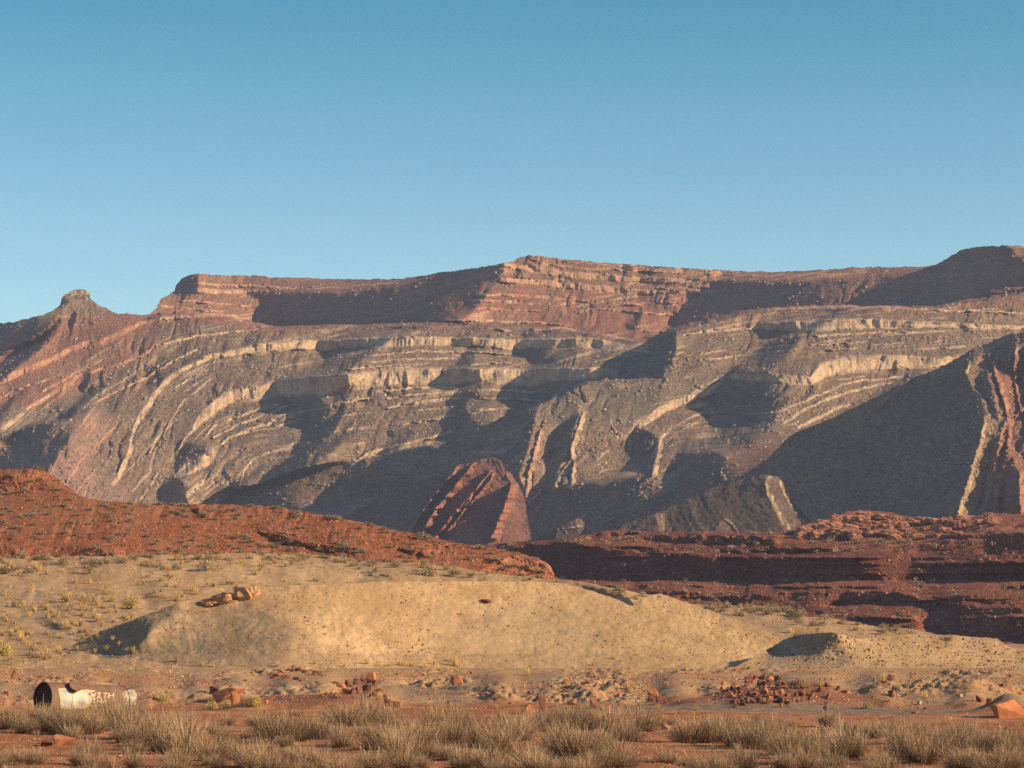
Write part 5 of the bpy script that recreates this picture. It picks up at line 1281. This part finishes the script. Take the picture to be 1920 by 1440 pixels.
WP = [(109,1293),(120,1291.5),(122,1294),(127,1299),(134,1302.4),(143,1296),(154.6,1293.2),(169,1295),(161,1297.5),(156,1302),(161.5,1304.5),(165.5,1312.7),(163,1320),(158,1325),(150,1327.6),(142,1326),(138,1328),(115,1328),(114.5,1311.6),(112,1301)]
paint_patch('white_paint', WP, MAT_WHITE, .006)
paint_stroke('yellow_outline', [WP + [WP[0]], [(156,1302),(148,1306),(142,1316),(142,1326)]], 1.15, MAT_YP, .011)
paint_patch('blue_paint', [(120.5,1292.5),(124,1292),(134,1297),(137,1300),(131,1300.5),(124,1297.5)], MAT_BLUEP, .014)
paint_patch('worn_paint', [(215,1299),(219,1295),(226,1292),(234,1293),(239,1300),(240,1310),(239,1320),(230,1322),(222,1321),(219,1310)], MAT_GREYP, .006)
LET = {'W': [[(0,0),(.22,1),(.5,.25),(.78,1),(1,0)]], 'I': [[(.1,0),(.9,0)],[(.5,0),(.5,1)],[(.1,1),(.9,1)]], 'T': [[(0,0),(1,0)],[(.5,0),(.5,1)]], 'H': [[(0,0),(0,1)],[(1,0),(1,1)],[(0,.5),(1,.5)]], 'A': [[(0,1),(.5,0),(1,1)],[(.22,.62),(.78,.62)]], 'F': [[(0,1),(0,0),(.9,0)],[(0,.5),(.7,.5)]]}
def word(txt, x, y, w, h, sp, slope=0.0):
    for i, c in enumerate(txt):
        ls = [[(x + i * sp + a * w, y + b * h + slope * i) for a, b in l] for l in LET[c]]
        paint_stroke('letter_' + c.lower(), ls, 1.35, MAT_CREAM, .010)
word('WITH', 163.5, 1298.3, 7.2, 8.8, 9.8, .35)
word('THA', 166, 1309.8, 6.6, 8.6, 8.6, .3)
word('FITT', 168.5, 1322, 5.2, 8.6, 7.2, .2)
# hatch: collar, solid disc coloured dark for the shade in the opening, thrown-back lid
hu, hphi = paint_uv(129.5, 1290.5)
hc = tp(hu, hphi, TR - .04); hn = (NV_ * math.cos(hphi) + UP_ * math.sin(hphi)).normalized()
def disc_stack(center, nrm, rads, offs, n=36, cap=True, parent=None, name='x', mat=None, squash=1.0):
    a = AX - nrm * AX.dot(nrm); a.normalize(); b = nrm.cross(a)
    mb = MB()
    for r, o_ in zip(rads, offs):
        mb.v += [tuple(center + nrm * o_ + a * (math.cos(2 * math.pi * k / n) * r) + b * (math.sin(2 * math.pi * k / n) * r * squash)) for k in range(n)]
    for j in range(len(rads) - 1):
        for k in range(n):
            mb.f.append((j * n + k, j * n + (k + 1) % n, (j + 1) * n + (k + 1) % n, (j + 1) * n + k)); mb.m.append(0)
    if cap: mb.f.append(tuple((len(rads) - 1) * n + k for k in range(n))); mb.m.append(0)
    return mb.build(name, mat, tank)
disc_stack(hc, hn, [.33, .33, .30, .30], [0, .09, .09, .04], name='hatch_collar', mat=MAT_RUST, cap=False)
disc_stack(hc, hn, [.31, .31], [.045, .06], name='hatch_opening_shade', mat=MAT_RUSTD_SHADE)
lc = Vector([float(c) for c in at(141.5, 1286.5, 149.3)]) - tank.location
ln_ = (NV_ * .62 + UP_ * .62 - AX * .12).normalized()
disc_stack(lc, ln_, [.30, .335, .335, .31, .05], [-.05, -.03, .02, .045, .055], name='hatch_lid', mat=MAT_RUST)
# ------------------------------------------------------------------ posts on the red hill skyline
MAT_WOOD = flat_mat('weathered_wood', (0.12, 0.085, 0.065), vary=.3, scale=8)
def post(px, py, h, cross, label):
    p = H.point(px, py); k = p.y / F
    mb = MB(); n = 8; hh = h * k
    for z, r in ((-.3, .05), (hh, .04)):
        mb.v += [(math.cos(6.283 * i / n) * r, math.sin(6.283 * i / n) * r, z) for i in range(n)]
    mb.f = [(i, (i + 1) % n, n + (i + 1) % n, n + i) for i in range(n)] + [tuple(range(n, 2 * n))]; mb.m = [0] * (n + 1)
    if cross:
        e = bpy.data.objects.new('wooden_post', None); COL.objects.link(e); e.location = p
        mb.build('pole', MAT_WOOD, e)
        for z, w in ((hh * .82, .13), (hh * .45, .3)):
            c = MB(); x0, x1 = -w * .6, w
            c.add([(x0, -.09, z - .05), (x1, -.09, z - .11), (x1, -.05, z - .11), (x0, -.05, z - .05), (x0, -.09, z + .05), (x1, -.09, z - .02), (x1, -.05, z - .02), (x0, -.05, z + .05)], [(0, 1, 5, 4), (1, 2, 6, 5), (2, 3, 7, 6), (3, 0, 4, 7), (4, 5, 6, 7), (0, 3, 2, 1)])
            c.build('bracket', MAT_WOOD, e)
    else:
        e = mb.build('wooden_post', MAT_WOOD); e.location = p
    tag(e, label, 'post')
post(325, 948, 24, True, 'dark post with short side pieces standing on the red hill skyline')
post(341, 949, 15, False, 'thin plain post right of the taller one on the red hill skyline')
# ------------------------------------------------------------------ loose gravel on the near ground (uncountable)
mb = MB(); rg = random.Random(9)
for i in range(27000):
    y = 70 + 85 * rg.random() ** 1.25 if i < 16000 else 168 + 30 * rg.random()
    x = rg.uniform(-.185, .185) * y
    if i >= 16000 and vnoise(np.array(x / 2.5), np.array(y / 5.0), 19) < .05: continue
    s_ = rg.uniform(.02, .075) * (1.5 if rg.random() < .06 else 1) * (1 if i < 16000 else 1.5)
    z = 0
    a = rg.uniform(0, 6.28); c, s2 = math.cos(a) * s_, math.sin(a) * s_
    hgt = s_ * rg.uniform(.4, .9)
    mb.v += [(x + c, y + s2, 0), (x - s2, y + c, 0), (x - c * .9, y - s2 * .9, 0), (x + s2 * .9, y - c * .9, 0), (x + c * .3, y + s2 * .3, hgt), (x - c * .25, y - s2 * .25, hgt * .85)]
    b = len(mb.v) - 6; mi = 0 if rg.random() < .6 else (1 if rg.random() < .7 else 2)
    mb.f += [(b, b + 1, b + 4), (b + 1, b + 2, b + 5, b + 4), (b + 2, b + 3, b + 5), (b + 3, b, b + 4, b + 5)]; mb.m += [mi] * 4
va = np.array(mb.v); va[:, 2] += ground_z(va[:, 0], va[:, 1]) - .008; mb.v = [tuple(p) for p in va]
gv = mb.build('gravel', [MAT_ORG, MAT_DRK, MAT_PAL])
tag(gv, 'loose red and orange gravel over the near ground', kind='stuff')

# ------------------------------------------------------------------ loose rubble on the slopes (uncountable)
MAT_TAL = flat_mat('talus_block', (0.24, 0.175, 0.125), col2=(0.17, 0.125, 0.092), scale=.2)
MAT_TALP = flat_mat('pale_talus_block', (0.36, 0.27, 0.185), col2=(0.26, 0.19, 0.135), scale=.2)
def rubble(name, label, s, n, ok, size, mats, probs, seed, dz=None, power=3.0):
    rs = np.random.RandomState(seed)
    px = rs.uniform(s.x0 + 5, s.x1 - 5, n * 3); py = rs.uniform(s.y0 + 5, s.y1 - 5, n * 3)
    m = ok(px, py); px, py = px[m][:n], py[m][:n]; n = len(px)
    D = np.exp(s.samp(s.u, px, py))
    x, y, z = at(px, py, D)
    if dz is not None: z = z + dz(x, y, px, py)
    r = size[0] + (size[1] - size[0]) * rs.rand(n) ** power
    base = np.array([(1, 0, -.4), (0, 1, -.4), (-1, 0, -.4), (0, -1, -.4), (.35, .2, .75), (-.35, -.25, .6)])
    a = rs.uniform(0, 6.28, n); c, q = np.cos(a), np.sin(a)
    J = base[None] * rs.uniform(.6, 1.15, (n, 6, 3))
    V_ = np.stack([x[:, None] + r[:, None] * (J[..., 0] * c[:, None] - J[..., 1] * q[:, None]), y[:, None] + r[:, None] * (J[..., 0] * q[:, None] + J[..., 1] * c[:, None]), z[:, None] + r[:, None] * J[..., 2]], -1).reshape(-1, 3)
    tri = np.array([(0, 1, 4), (1, 5, 4), (1, 2, 5), (2, 3, 5), (3, 0, 4), (3, 4, 5)])
    f = (tri[None] + 6 * np.arange(n)[:, None, None]).reshape(-1, 3)
    me = bpy.data.meshes.new(name)
    me.vertices.add(len(V_)); me.vertices.foreach_set('co', V_.astype(np.float32).ravel())
    me.loops.add(f.size); me.loops.foreach_set('vertex_index', f.ravel().astype(np.int32))
    me.polygons.add(len(f)); me.polygons.foreach_set('loop_start', (np.arange(len(f)) * 3).astype(np.int32)); me.polygons.foreach_set('loop_total', np.full(len(f), 3, np.int32))
    for mt in mats: me.materials.append(mt)
    me.polygons.foreach_set('material_index', np.repeat(rs.choice(len(mats), n, p=probs), 6).astype(np.int32))
    me.update(calc_edges=True)
    o = bpy.data.objects.new(name, me); COL.objects.link(o)
    return tag(o, label, kind='stuff')
rubble('talus', 'loose blocks strewn over the mountain slopes', M, 26000, lambda x, y: (y > sky_c(x) + 4) & (M.samp(M.cliff, x, y) < .4) & (y < 1000) & (vnoise(x / 40, y / 25, 77) > -.35), (.3, 1.7), [MAT_TAL, MAT_TALP], [.8, .2], 5, power=5.0)
rubble('talus', 'loose blocks on the dark flatiron slope', E, 5000, lambda x, y: (y > e_top(x) + 4) & (y < 990), (.3, 1.1), [MAT_TAL, MAT_TALP], [.8, .2], 6)
rubble('rubble', 'loose red stones on the stepped benches', T, 7000, lambda x, y: (y > _rt(x) + 3) & (y < 1200), (.1, .5), [MAT_DRK, MAT_ORG], [.6, .4], 7)
rubble('rubble', 'loose red stones on the orange hill', H, 6000, lambda x, y: (y > _ht(x) + 2) & (y < 1085), (.06, .26), [MAT_DRK, MAT_ORG], [.4, .6], 8)
rubble('pebbles', 'pebbles on the sand mound', Q, 3600, lambda x, y: (y > MT_(x) + 2) & (y < 1255) & (vnoise(x / 60, y / 30, 78) > -.3), (.02, .12), [MAT_DRK, MAT_PAL, MAT_MUD], [.35, .3, .35], 9)
rubble('pebbles', 'pebbles on the low mound', V, 2500, lambda x, y: (y > M3_(x) + 2) & (y < 1262), (.03, .15), [MAT_DRK, MAT_PAL], [.5, .5], 10)
rubble('pebbles', 'pebbles on the sandy flat', P, 5000, lambda x, y: (y > _pt(x) + 2) & (y < 1258), (.04, .2), [MAT_DRK, MAT_PAL, MAT_MUD], [.45, .25, .3], 11, dz=sandnoise)
